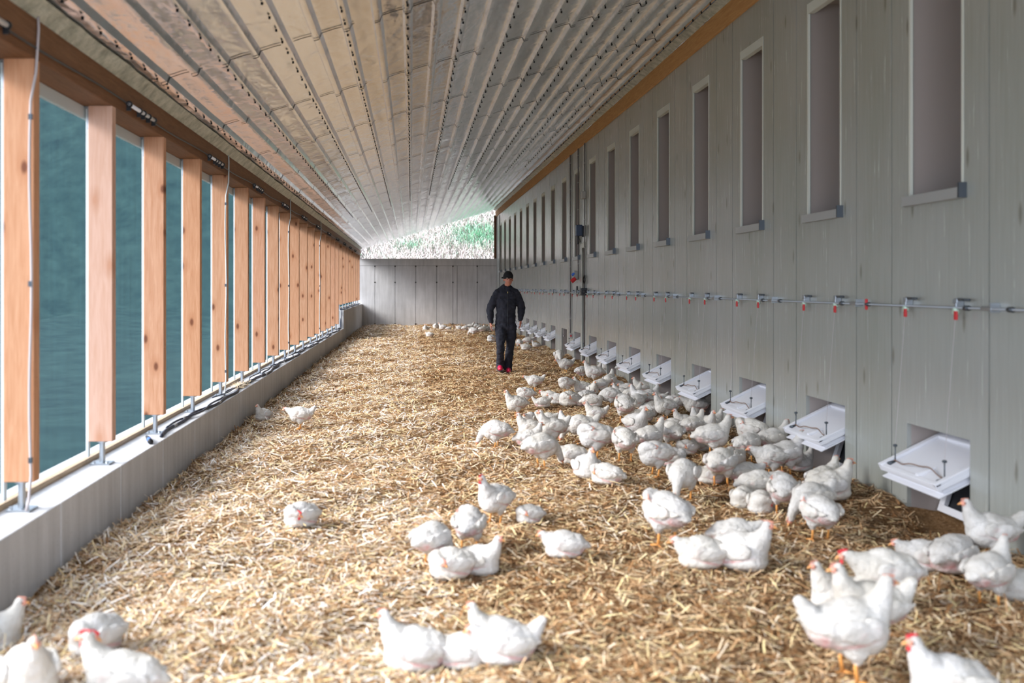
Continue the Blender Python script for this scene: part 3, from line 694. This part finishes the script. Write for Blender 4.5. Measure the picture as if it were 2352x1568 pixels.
def chicken_proto(key, rooster=False, tailup=False):
    neck, bd, stand, rise = POSES[key]; dz = 0 if stand else -.088
    r = empty('chicken')
    B = [(-.005, 0, .190+dz, .128, .108, .096, .12), (.055, 0, .185+dz, .084, .096, .097), (-.080, 0, .195+dz, .080, .084, .078, .2), (.01, 0, .220+dz, .10, .080, .078)]
    if not stand: B += [(0, 0, .055, .135, .112, .050), (.05, 0, .06, .09, .10, .055)]
    tl = [(-.120, 0, .215+dz, .056), (-.155, 0, .252+dz, .040), (-.188, 0, .290+dz, .024)] if tailup else [(-.115, 0, .195+dz, .054), (-.145, 0, .190+dz, .040), (-.175, 0, .180+dz, .024)]
    B += [(x, y, z, a, e*1.15, f*.8) for x, y, z, a, e, f in chain(tl)]
    B += chain(neck)
    h = Vector(neck[-1][:3]); d = Vector(bd).normalized(); hd = h+d*.012
    B += [(hd.x, hd.y, hd.z, .023, .021, .021)]
    if stand:
        for s in (-1, 1): B += [(.0, s*.052, .135, .052, .040, .055)]+chain([(.0, s*.052, .12, .034), (.004, s*.052, .08, .016)])
    zl = .165+dz
    def skin(c):
        v_ = 0.0
        if abs(c.y) > .055: v_ = max(v_, .9*math.exp(-((c.z-(zl-.012+.25*(c.x+.02)))/.0075)**2)*math.exp(-((c.x+.03)/.085)**2))
        v_ = max(v_, .7*math.exp(-((c.x+.115)**2+(c.z-(.155+dz))**2)/.0012)*(1 if abs(c.y) < .07 else .4))
        v_ = max(v_, .75*math.exp(-((c-(h+d*.026)).length/.016)**2))
        return max(0.0, min(1.0, v_*(.75+.5*noise.noise(c*40))))
    def dirt(c): return max(0.0, min(.5, .5*(1-(c.z-.0)/(.10 if stand else .05))*.6))*(.6+.8*max(0, noise.noise(c*14)))
    fuse('body', B, .0075, 3, M['feather'], {'skin': skin, 'dirt': dirt}, r, .0038)
    for s in (-1, 1):
        wz = .200+dz
        WB = [(.035, s*.096, wz+.012, .050, .020, .044, .1), (-.02, s*.101, wz+.004, .075, .019, .044, .16), (-.075, s*.088, wz+.006, .060, .017, .034, .1)]
        WB += [(x, y, z, a, e*.45, f) for x, y, z, a, e, f in chain([(-.08, s*.078, wz+.004, .030), (-.125, s*.066, wz+.0, .020), (-.165, s*.052, wz+.006, .009)])]
        WB += [(x, y, z, a, e*.4, f) for x, y, z, a, e, f in chain([(-.04, s*.098, wz-.018, .022), (-.10, s*.086, wz-.018, .012)])]
        fuse('wing', WB, .006, 2, M['feather'], {'skin': lambda c: .45*max(0, noise.noise(c*22)-.25), 'dirt': lambda c: 0.0}, r, .003)
    # head fittings
    side = d.cross(Vector((0, 0, 1))).normalized(); up = side.cross(d).normalized()
    q = MB(); q.tube([hd+d*.014, hd+d*.030, hd+d*.044-up*.006], [.0105, .007, .0012], 8); q.build('beak', M['beak'], r, smooth=True)
    cs = .8 if rooster else .5; q = MB()
    for i in range(5): q.ball(hd+up*(.021+.004*cs)+d*(.016-.009*i), (.006*cs+.002, .003, (.012-.002*abs(i-2))*cs+.002), 6, 5)
    q.build('comb', M['comb'] if rooster else M['face'], r, smooth=True)
    if rooster:
        q = MB()
        for s in (-1, 1): q.ball(hd+d*.014-up*.024+side*s*.007, (.007, .004, .013), 8, 6)
        q.build('wattle', M['comb'], r, smooth=True)
    q = MB(); q.ball(hd+d*.006, (.0205, .0205, .0165), 12, 8); q.build('face', M['face'], r, smooth=True)
    for s in (-1, 1):
        q = MB(); q.ball(hd+side*s*.0195+d*.006+up*.004, .0042, 8, 6); q.build('eye', M['eye'], r, smooth=True)
    if stand:
        for s in (-1, 1):
            q = MB(); q.tube([(.002, s*.052, .10), (-.004, s*.052, .06), (.004, s*.052, .010)], [.010, .0072, .0072], 8)
            for a in (-.5, 0, .5): q.tube([(.004, s*.052, .010), (.004+.045*math.cos(a), s*.052+.045*math.sin(a), .004)], [.006, .0035], 6)
            q.tube([(.004, s*.052, .010), (-.022, s*.052, .004)], [.005, .003], 6)
            q.build('leg', M['leg'], r, smooth=True)
    return r
def get_proto(key):
    if key not in PROTO: PROTO[key] = [chicken_proto(key[0], 'r' in key, 't' in key), False]
    return PROTO[key]
# (pixel x, pixel y of ground contact, heading deg: 0 right, 90 away, 180 left, 270 to camera; pose; scale; label)
from_cam = 'chicken'
CH = [
 (-18, 1500, 5, 'S', 1.0, 'white chicken cut by the left photo edge, looking right beside the concrete ledge'),
 (66, 1600, 300, 'S', 1.1, 'large white chicken in the bottom left corner, head turned right'),
 (221, 1503, 238, 'Nr', 1.0, 'round white chicken behind the red-combed one in the bottom left, resting'),
 (280, 1612, 180, 'Sr', 1.1, 'white chicken with red comb and wattle, bottom left, facing left'),
 (952, 1540, 180, 'S', 1.08, 'leftmost of the bottom center row, white chicken resting with raised head facing left'),
 (1062, 1536, 345, 'Lt', .95, 'white chicken in the middle of the bottom center row, tail up, head hidden'),
 (1142, 1500, 180, 'S', .92, 'pink-faced white chicken peering left behind the bottom center row'),
 (1160, 1524, 190, 'Lt', 1.1, 'rightmost of the bottom center row, white chicken lying with tail raised right'),
 (992, 1306, 50, 'P', 1.0, 'white chicken standing leftmost in the group of four left of center'),
 (1078, 1270, 75, 'B', 1.0, 'white chicken standing at the back of the group of four left of center'),
 (1036, 1330, 200, 'N', 1.0, 'fluffed white chicken resting at the front of the group of four'),
 (1100, 1320, 335, 'S', .95, 'white chicken rightmost in the group of four, sitting and facing right'),
 (1138, 1206, 222, 'Ur', 1.05, 'upright white chicken with red comb standing alone above the group of four'),
 (1216, 1203, 200, 'N', .75, 'small greyish chicken tucked low in the straw right of the red-combed one'),
 (1296, 1282, 180, 'L', 1.0, 'single white chicken resting in open straw at center, facing left'),
 (692, 1212, 222, 'Nr', .98, 'round white chicken resting alone on the open straw left of center'),
 (690, 988, 182, 'Wt', 1.0, 'white chicken walking left with tail raised near the concrete ledge'),
 (605, 966, 235, 'S', .85, 'small white chicken sitting against the foot of the concrete ledge'),
 (1228, 899, 180, 'Wt', .95, 'white chicken standing alone nearest below the walking person'),
 (1186, 960, 195, 'U', 1.05, 'upright white chicken facing left at the left end of the flock'),
 (1207, 932, 190, 'B', .95, 'preening chicken just behind the upright one at the flock left end'),
 (1246, 937, 5, 'Lt', .9, 'small white chicken lying with tail to the left, left part of flock'),
 (1262, 921, 175, 'Lr', .9, 'low cream chicken with red comb behind the left part of the flock'),
 (1281, 937, 185, 'L', .95, 'white chicken with orange beak stretching left in the left part of flock'),
 (1308, 934, 215, 'N', 1.2, 'large round chicken with head tucked at the middle of the left flock'),
 (1300, 905, 205, 'B', .95, 'preening white chicken with raised tail at the back left of the flock'),
 (1338, 903, 180, 'S', 1.0, 'orange-beaked chicken sitting behind the large round one, facing left'),
 (1336, 873, 25, 'U', .9, 'leftmost of the upright chickens by the eighth hatch'),
 (1366, 868, 10, 'U', .95, 'rearmost upright chicken in front of the eighth hatch'),
 (1364, 882, 170, 'U', 1.15, 'big upright chicken with folded wing in front of the eighth hatch'),
 (1396, 866, 180, 'U', .9, 'upright chicken facing left between the seventh and eighth hatches'),
 (1400, 899, 60, 'U', 1.0, 'chicken turned away, neck raised, below the seventh hatch'),
 (1416, 896, 190, 'S', .9, 'chicken facing left, close beside the turned-away one under the seventh hatch'),
 (1434, 884, 5, 'W', .95, 'chicken stretching its neck toward the sixth hatch'),
 (1462, 876, 185, 'U', .8, 'chicken standing inside the sixth hatch opening'),
 (1443, 901, 185, 'L', 1.05, 'resting chicken below the sixth hatch opening'),
 (1361, 906, 280, 'S', .85, 'thin-necked chicken facing the camera in the middle of the flock'),
 (1380, 908, 10, 'W', .9, 'brown-headed chicken bending right in the middle of the flock'),
 (1345, 922, 20, 'L', 1.0, 'resting chicken with smooth back in the middle of the flock'),
 (1361, 937, 350, 'N', 1.05, 'front resting chicken in the middle of the flock, head tucked'),
 (1331, 933, 120, 'L', .8, 'small resting chicken beside the large round one, on its right'),
 (1402, 938, 180, 'P', 1.05, 'chicken pecking left at the front edge of the flock'),
 (1428, 917, 175, 'S', .95, 'long-necked chicken behind the big one that shows its rear'),
 (1437, 973, 82, 'B', 1.25, 'big white chicken standing with its rear and legs toward the camera'),
 (1452, 934, 10, 'U', .95, 'dark-faced chicken looking right behind the big rear-facing one'),
 (1462, 948, 25, 'W', .9, 'chicken at the right shoulder of the big rear-facing one'),
 (1474, 902, 175, 'S', .95, 'yellowish chicken against the wall between fifth and sixth hatches'),
 (1472, 944, 150, 'U', 1.0, 'upright white chicken, left of the pair facing the fifth hatch'),
 (1491, 938, 10, 'U', .95, 'upright white chicken, right of the pair facing the fifth hatch'),
 (1497, 950, 15, 'S', .9, 'sitting chicken with orange face in front of the upright pair'),
 (1528, 968, 195, 'Ut', 1.05, 'clean white chicken with orange beak standing below the fifth hatch'),
 (1512, 924, 165, 'Lt', .9, 'left chicken of two with tails raised in the fifth hatch'),
 (1526, 929, 160, 'Lt', .9, 'right chicken of two with tails raised in the fifth hatch'),
 (1490, 957, 335, 'L', .95, 'resting chicken tucked left of the orange-beaked white one'),
 (1478, 970, 200, 'L', 1.05, 'shaded chicken lying low with outstretched head below the upright pair'),
 (1549, 955, 195, 'B', .95, 'chicken half hidden behind the orange-beaked white one, on its right'),
 (1598, 968, 180, 'Wt', 1.15, 'long-necked chicken leaving the fourth hatch, facing left, tail up'),
 (1573, 987, 190, 'S', .98, 'red-faced chicken sitting left below the fourth hatch'),
 (1601, 988, 95, 'S', 1.0, 'chicken seen from behind, crowded below the fourth hatch'),
 (1634, 990, 10, 'S', 1.0, 'chicken looking right toward the third hatch, beside the wall'),
 (1591, 1015, 25, 'U', 1.0, 'dark-faced chicken looking right in the crowd below the fourth hatch'),
 (1622, 1010, 290, 'U', .95, 'white-necked chicken facing the camera right behind the large standing one'),
 (1636, 1052, 0, 'U', 1.22, 'large white chicken standing in profile facing right, left of the third hatch'),
 (1543, 1036, 100, 'B', 1.1, 'chicken standing with bowed head below the resting one, seen from behind'),
 (1546, 996, 175, 'L', 1.05, 'flat resting chicken left of the crowd below the fourth hatch'),
 (1492, 1048, 20, 'U', 1.1, 'pink-bottomed chicken looking right, left of the bowed one'),
 (1460, 1013, 300, 'U', 1.1, 'white upright chicken with raised neck facing the camera, mid flock'),
 (1436, 1062, 85, 'B', 1.15, 'fluffy chicken seen from behind in front of the upright mid-flock one'),
 (1577, 1046, 200, 'N', .85, 'small curled chicken left of the large profile one'),
 (1606, 1037, 10, 'L', .85, 'chicken lying half hidden behind the large profile one'),
 (1506, 1097, 195, 'B', 1.15, 'big chicken with folded wings standing over orange legs, front of mid flock'),
 (1541, 1074, 350, 'N', 1.0, 'ruffled chicken pressed against the right of the orange-legged one'),
 (1570, 1150, 240, 'P', 1.2, 'plump white chicken pecking down in front of the mid flock'),
 (1368, 964, 180, 'St', .9, 'small white chicken sitting alone in a gap of the flock'),
 (1219, 977, 230, 'Lt', .95, 'chicken with tail up behind the left foreground trio'),
 (1218, 1003, 180, 'S', 1.05, 'brown-shaded chicken sitting left, topmost of the left foreground pair'),
 (1214, 1027, 5, 'S', 1.0, 'white chicken sitting and facing right, lowest of the left cluster'),
 (1270, 1024, 195, 'Ut', 1.08, 'white chicken standing left with orange beak in the left cluster'),
 (1258, 977, 0, 'Lt', .9, 'white chicken lying behind the standing one in the left cluster'),
 (1299, 991, 110, 'S', .9, 'pale-necked chicken sitting turned away at the right of the left cluster'),
 (1334, 1021, 180, 'Pt', 1.15, 'chicken pecking left with long tail raised to the right'),
 (1369, 1056, 180, 'B', 1.3, 'broad grey-backed chicken preening in front of the flock'),
 (1313, 1068, 180, 'L', 1.15, 'orange-beaked chicken resting left of the broad grey-backed one'),
 (1243, 1078, 25, 'P', 1.2, 'chicken bending away with its tail pointing down left'),
 (1140, 1032, 160, 'P', 1.1, 'chicken feeding alone at the far left of the flock, back to camera'),
 (1347, 1098, 280, 'S', 1.1, 'white chicken sitting upright facing the camera, front of the flock'),
 (1393, 1114, 150, 'N', .98, 'curled white chicken right beside the camera-facing one'),
 (1727, 1036, 130, 'B', 1.2, 'ruffled chicken standing in the third hatch opening'),
 (1717, 1064, 30, 'B', 1.05, 'chicken with pink bare patch just in front of the third hatch'),
 (1683, 1076, 30, 'L', 1.1, 'white chicken lying left of the pink-patched one'),
 (1775, 1055, 10, 'U', 1.1, 'upright chicken looking right between second and third hatches, rear one'),
 (1806, 1097, 15, 'U', 1.2, 'upright chicken looking right beside the second hatch, front one'),
 (1772, 1100, 185, 'W', 1.1, 'orange-beaked chicken facing left in front of the upright ones'),
 (1838, 1085, 10, 'S', .9, 'brown-headed chicken beside the second hatch jamb'),
 (1656, 1120, 50, 'W', 1.2, 'leaning chicken with long folded wing, left of the second hatch'),
 (1632, 1112, 180, 'L', .95, 'small low chicken peeking left beneath the leaning one'),
 (1714, 1112, 0, 'L', 1.1, 'chicken lying stretched behind the long resting one'),
 (1742, 1140, 0, 'L', 1.25, 'long pale chicken stretched to the right in the right cluster'),
 (1802, 1188, 65, 'B', 1.12, 'brown-bottomed chicken standing on one orange leg in the right cluster'),
 (1709, 1168, 225, 'N', .95, 'curled chicken leftmost in the right cluster'),
 (1748, 1181, 245, 'Nr', .98, 'curled chicken with red face at the front of the right cluster'),
 (1892, 1126, 25, 'S', 1.05, 'rear chicken of the two sitting below the second hatch'),
 (1905, 1149, 5, 'S', 1.25, 'front chicken of the two sitting below the second hatch'),
 (1866, 1212, 205, 'Pt', 1.15, 'chicken pecking left with red comb touching the straw'),
 (1884, 1246, 95, 'B', 1.12, 'chicken seen from behind beside the pecking one, pink rear'),
 (1531, 1258, 112, 'B', 1.3, 'large round chicken seen from behind, standing alone right of center'),
 (1690, 1262, 345, 'L', 1.15, 'rear chicken stacked behind the sitting one, beak to the right'),
 (1612, 1307, 180, 'L', 1.15, 'white chicken lying left of the two stacked ones, head stretched left'),
 (1702, 1309, 325, 'S', 1.2, 'large white chicken sitting with head turned right, right of center'),
 (2035, 1408, 180, 'Wr', 1.2, 'standing chicken with red comb and wattle facing left, right foreground'),
 (1926, 1408, 195, 'St', 1.1, 'orange-beaked chicken sitting below the red-combed standing one'),
 (1972, 1410, 250, 'N', 1.0, 'dark-faced chicken squeezed between the sitting and the standing one'),
 (1998, 1500, 185, 'Ut', 1.2, 'chicken with pink face looking left behind the large front one'),
 (1950, 1566, 5, 'Ut', 1.3, 'largest front chicken at the right, standing on one orange leg, beak right'),
 (2120, 1312, 170, 'L', 1.1, 'white chicken lying left of the pair under the nearest hatch'),
 (2188, 1316, 35, 'N', 1.2, 'white chicken lying right of the pair under the nearest hatch'),
 (2276, 1296, 178, 'Ut', 1.1, 'chicken against the wall looking left beside the nearest hatch'),
 (2272, 1398, 30, 'U', 1.05, 'chicken standing near the right photo edge with its back to the camera'),
 (2346, 1380, 200, 'L', 1.0, 'white chicken cut by the right photo edge'),
 (2180, 1625, 183, 'Sr', 1.15, 'chicken with red comb cut by the bottom photo edge at right'),
 (1193, 803, 85, 'B', .95, 'chicken standing just right of the person, seen from behind'),
 (1213, 796, 0, 'W', 1.0, 'brown-shaded chicken behind the white one right of the person'),
 (1208, 807, 180, 'L', 1.05, 'white chicken lying in front of the pair right of the person'),
 (1231, 791, 180, 'S', .8, 'small chicken beside the far hatches right of the person'),
 (1284, 836, 270, 'P', 1.1, 'single chicken pecking toward the camera by the flapless opening'),
 (1299, 858, 190, 'Wt', 1.05, 'chicken with tail raised right standing beside the ninth hatch'),
 (977, 756, 270, 'S', 1.0, 'far round chicken at the left end of the row by the end wall'),
 (981, 758, 0, 'L', .9, 'far flat chicken in front of the left end of the end wall row'),
 (1001, 757, 250, 'N', 1.1, 'far curled chicken, second cluster of the end wall row, left one'),
 (1017, 757, 180, 'S', 1.1, 'far chicken with raised head in the second cluster by the end wall'),
 (1030, 758, 0, 'L', .8, 'far small chicken right of the raised head by the end wall'),
 (987, 774, 180, 'L', 1.0, 'far single chicken resting ahead of the end wall row'),
 (1055, 758, 180, 'L', 1.0, 'far chicken starting the long row left of the person'),
 (1070, 760, 30, 'N', 1.2, 'far curled chicken, second in the long row left of the person'),
 (1080, 757, 0, 'U', 1.0, 'far upright chicken, third in the long row left of the person'),
 (1084, 762, 200, 'L', 1.1, 'far chicken in front of the upright one left of the person'),
 (1094, 758, 45, 'N', 1.1, 'far curled chicken in the middle of the row left of the person'),
 (1101, 760, 45, 'L', 1.1, 'far resting chicken after the middle of the row left of the person'),
 (1108, 762, 30, 'L', 1.2, 'far resting chicken near the right end of the row left of person'),
 (1117, 762, 230, 'St', 1.1, 'far chicken with tail up beside the hand of the person'),
 (1131, 762, 180, 'L', 1.1, 'far chicken half hidden behind the person'),
 (1088, 774, 160, 'P', 1.1, 'far chicken pecking alone ahead of the long row'),
 (1130, 786, 220, 'N', 1.2, 'round chicken resting just left of the legs of the person'),
]
for (px, py, hd, key, sc_, lab) in CH:
    pr = get_proto(key)
    if not pr[1]: o = pr[0]; pr[1] = True
    else: o = copy_tree(pr[0])
    x, y, z = at(px, py); o.location = (x, y, z+(.012 if key[0] in 'UWPB' else .0)); o.rotation_euler = (0, 0, math.radians(hd)); o.scale = (sc_*(.77 if key[0] == 'L' else .84),)*3
    tag(o, lab, 'chicken', 'white chickens in the straw')

# ------------------------------------------------------------------ person walking towards the camera
fx, fy, fz = at(1162, 857)
P = empty('person', (fx, fy, fz)); tag(P, 'person in dark coverall and black knit cap walking down the straw aisle', 'person')
S = 2287/fy
def pt(px, py, yoff, r): return ((px-1162)/S, yoff, (857-py)/S, r)
# body (skin, continuous), joints placed to match the pose; -y is towards the camera
hipz = .93
body = []
tor = [pt(1161, 752, 0, .118), pt(1161, 738, 0, .138), pt(1162, 718, 0, .126), pt(1163, 695, 0, .145), pt(1163, 680, 0, .135), pt(1163, 668, 0, .09)]
body += [(x, y, z, r*1.25, r*.82, r) for x, y, z, r, _, _ in [(a[0], a[1], a[2], a[3], 0, 0) for a in tor]]
body += [(a[0], a[1], a[2], a[3]*1.2, a[4]*.8, a[5]) for a in chain(tor)]
neckc = chain([pt(1164, 668, -.0, .060), pt(1165, 657, -.02, .055)]); body += neckc
hc = Vector(pt(1167, 644, -.035, .1)[:3])
head = [(hc.x, hc.y+.012, hc.z+.028, .077, .095, .092), (hc.x+.003, hc.y-.022, hc.z-.035, .062, .072, .078), (hc.x+.005, hc.y-.045, hc.z-.085, .036, .036, .030)]
head += [(hc.x+.010, hc.y-.097, hc.z-.028, .013, .020, .017), (hc.x+.008, hc.y-.090, hc.z-.008, .009, .013, .022)]                 # nose
head += [(hc.x+.007, hc.y-.080, hc.z-.062, .024, .012, .007), (hc.x+.007, hc.y-.079, hc.z-.073, .020, .012, .007)]                 # lips
head += [(hc.x-.026, hc.y-.074, hc.z+.016, .020, .013, .007), (hc.x+.040, hc.y-.074, hc.z+.016, .020, .013, .007)]                 # brows
head += [(hc.x-.036, hc.y-.055, hc.z-.030, .020, .020, .018), (hc.x+.046, hc.y-.055, hc.z-.030, .020, .020, .018)]
head += [(hc.x-.080, hc.y+.008, hc.z-.012, .010, .018, .030), (hc.x+.082, hc.y+.008, hc.z-.012, .010, .018, .030)]                 # ears
body += head
armL = [pt(1143, 675, 0, .060), pt(1134, 692, .01, .054), pt(1126, 711, .015, .047), pt(1126, 728, -.02, .040), pt(1127, 744, -.05, .030)]
armR = [pt(1184, 675, 0, .060), pt(1193, 692, .02, .054), pt(1198, 710, .03, .047), pt(1197, 724, .0, .040), pt(1195, 738, -.04, .030)]
legL = [pt(1150, 752, 0, .096), pt(1149, 771, -.08, .082), pt(1148, 792, -.16, .058), pt(1148, 815, -.10, .050), pt(1149.5, 838, .02, .040)]
legR = [pt(1173, 752, 0, .096), pt(1174, 771, .0, .082), pt(1172.5, 795, .0, .060), pt(1170, 820, .06, .052), pt(1167.5, 846, .10, .042)]
for c in (armL, armR, legL, legR): body += chain(c)
body += chain([pt(1152, 670, 0, .06), pt(1143, 675, 0, .060)])+chain([pt(1175, 670, 0, .06), pt(1184, 675, 0, .060)])
def hand(w, sgn):
    w = Vector(w); out = [(w.x, w.y-.008, w.z-.045, .022, .036, .042)]
    for i, (dy, Ln) in enumerate(((-.034, .062), (-.013, .072), (.009, .066), (.029, .050))):
        a = w+Vector((0, dy-.006, -.078)); b = a+Vector((-sgn*.006, -.004, -Ln*.5)); c = b+Vector((-sgn*.022, .004, -Ln*.42))
        out += chain([(*a, .0088), (*b, .0082), (*c, .0072)], .5)
    a = w+Vector((-sgn*.010, -.036, -.032)); b = a+Vector((-sgn*.012, -.024, -.026)); c = b+Vector((-sgn*.006, -.006, -.028)); out += chain([(*a, .0105), (*b, .0095), (*c, .008)], .5)
    return out
body += hand(armL[-1][:3], -1)+hand(armR[-1][:3], 1)
bo = fuse('body', body, .0065, 2, M['skin'], None, P)
# coverall
def infl(c, e): return [(a, b, d_, r+e) for a, b, d_, r in c]
cv = [(a[0], a[1], a[2], a[3]*1.24, a[4]*.86, a[5]) for a in chain(infl(tor, .016))]
cv += chain([pt(1150, 671, 0, .076), pt(1143, 675, 0, .076)])+chain([pt(1176, 671, 0, .076), pt(1184, 675, 0, .076)])
cv += chain([pt(1164, 668, 0, .074), pt(1164, 664, -.005, .070)])
for c, es in ((armL, (.016, .022, .026, .022, .020)), (armR, (.016, .022, .026, .022, .020)), (legL, (.014, .018, .018, .022, .034)), (legR, (.014, .018, .018, .024, .036))):
    cc = [(a[0], a[1], a[2], a[3]+e) for a, e in zip(c, es)]
    if c in (armL, armR): k_ = cc[-1]; cc[-1] = (k_[0], k_[1], k_[2]+.03, k_[3])
    else:
        k_ = cc[-1]; cc[-1] = (k_[0], k_[1], k_[2]+.02, k_[3]); cc.append((k_[0], k_[1]-.01, k_[2]-.035, k_[3]+.004))
    cv += chain(cc)
co = fuse('coverall', cv, .009, 3, M['coverall'], None, P)
roughen(co.data, lambda c: .011*noise.noise(Vector((c.x*9, c.y*9, c.z*14)))+.008*noise.noise(Vector((c.x*22, c.y*18, c.z*26+5))))
q = MB()
for s in (-1, 1):
    x0 = pt(1164, 665, 0, 0)[0]; z0 = pt(1164, 665, 0, 0)[2]
    q.add([(x0+s*.005, -.095, z0-.075), (x0+s*.062, -.088, z0-.035), (x0+s*.088, -.02, z0+.035), (x0+s*.070, .045, z0+.055), (x0+s*.052, .035, z0+.075), (x0+s*.060, -.03, z0+.055), (x0+s*.035, -.080, z0+.002)], [(0, 1, 2, 6), (6, 2, 5), (2, 3, 4, 5)])
cl = q.build('collar', M['coverall'], co, smooth=True); sm = cl.modifiers.new('t', 'SOLIDIFY'); sm.thickness = .008
def front(x, z):
    best = 0
    for v_ in co.data.vertices:
        if abs(v_.co.x-x) < .02 and abs(v_.co.z-z) < .02: best = min(best, v_.co.y)
    return best
q = MB(); xs_ = pt(1164.5, 0, 0, 0)[0]
q.tube([(xs_, front(xs_, z)-.002, z) for z in np.linspace(pt(0, 674, 0, 0)[2], pt(0, 750, 0, 0)[2], 12)], .005, 6); q.build('zip_line', M['black'], co)
q = MB(); z = pt(0, 672, 0, 0)[2]; q.box(xs_-.006, xs_+.006, front(xs_, z)-.014, front(xs_, z)-.004, z-.03, z); q.build('zip_puller', M['zip'], co)
for s in (-1, 1):
    x = xs_+s*.095; z = pt(0, 683, 0, 0)[2]; yf = front(x, z)
    q = MB(); q.box(x-.05, x+.05, yf-.010, yf+.02, z-.04, z); q.build('pocket_flap', M['coverall'], co, bevel=.006)
# cap
cap = [(hc.x, hc.y+.012, hc.z+.055, .094, .108, .088), (hc.x-.002, hc.y+.014, hc.z+.030, .092, .106, .050), (hc.x, hc.y+.01, hc.z+.105, .072, .085, .050)]
cap += chain([(hc.x-.07, hc.y+.05, hc.z+.035, .022), (hc.x-.115, hc.y+.05, hc.z+.028, .012)])
cpo = fuse('knit_cap', cap, .008, 2, M['knit'], None, P)
me = cpo.data; bm = bmesh.new(); bm.from_mesh(me); bmesh.ops.bisect_plane(bm, geom=bm.verts[:]+bm.edges[:]+bm.faces[:], plane_co=(0, hc.y-.09, hc.z+.012), plane_no=(0, .10, 1), clear_inner=True); bm.to_mesh(me); bm.free()
q = MB(); q.box(hc.x-.045, hc.x-.015, hc.y-.094, hc.y-.088, hc.z+.020, hc.z+.030); q.build('white_mark', M['grey_pl'], cpo)
# eyes
for s in (-.026, .040):
    q = MB(); q.ball((hc.x+s+.0, hc.y-.078, hc.z+.002), (.011, .006, .005), 8, 6); q.build('eye', M['eye'], P, smooth=True)
for (a, yo, up, nm) in ((pt(1148, 850, 0, 0), -.06, .02, 'his right'), (pt(1168, 856, 0, 0), .05, .0, 'his left')):
    x, _, z, _ = a
    sh = fuse('shoe', [(x, yo, z+.030, .050, .10, .048), (x-.004, yo-.085, z+.020, .048, .075, .040), (x, yo+.05, z+.05, .042, .05, .060)], .008, 2, M['shoe'], None, P)
    q = MB(); q.box(x-.052, x+.048, yo-.155, yo+.095, z-.025, z-.008); q.build('sole', M['steel_dark'], sh, bevel=.012)


bpy.data.scenes.remove(TMP)
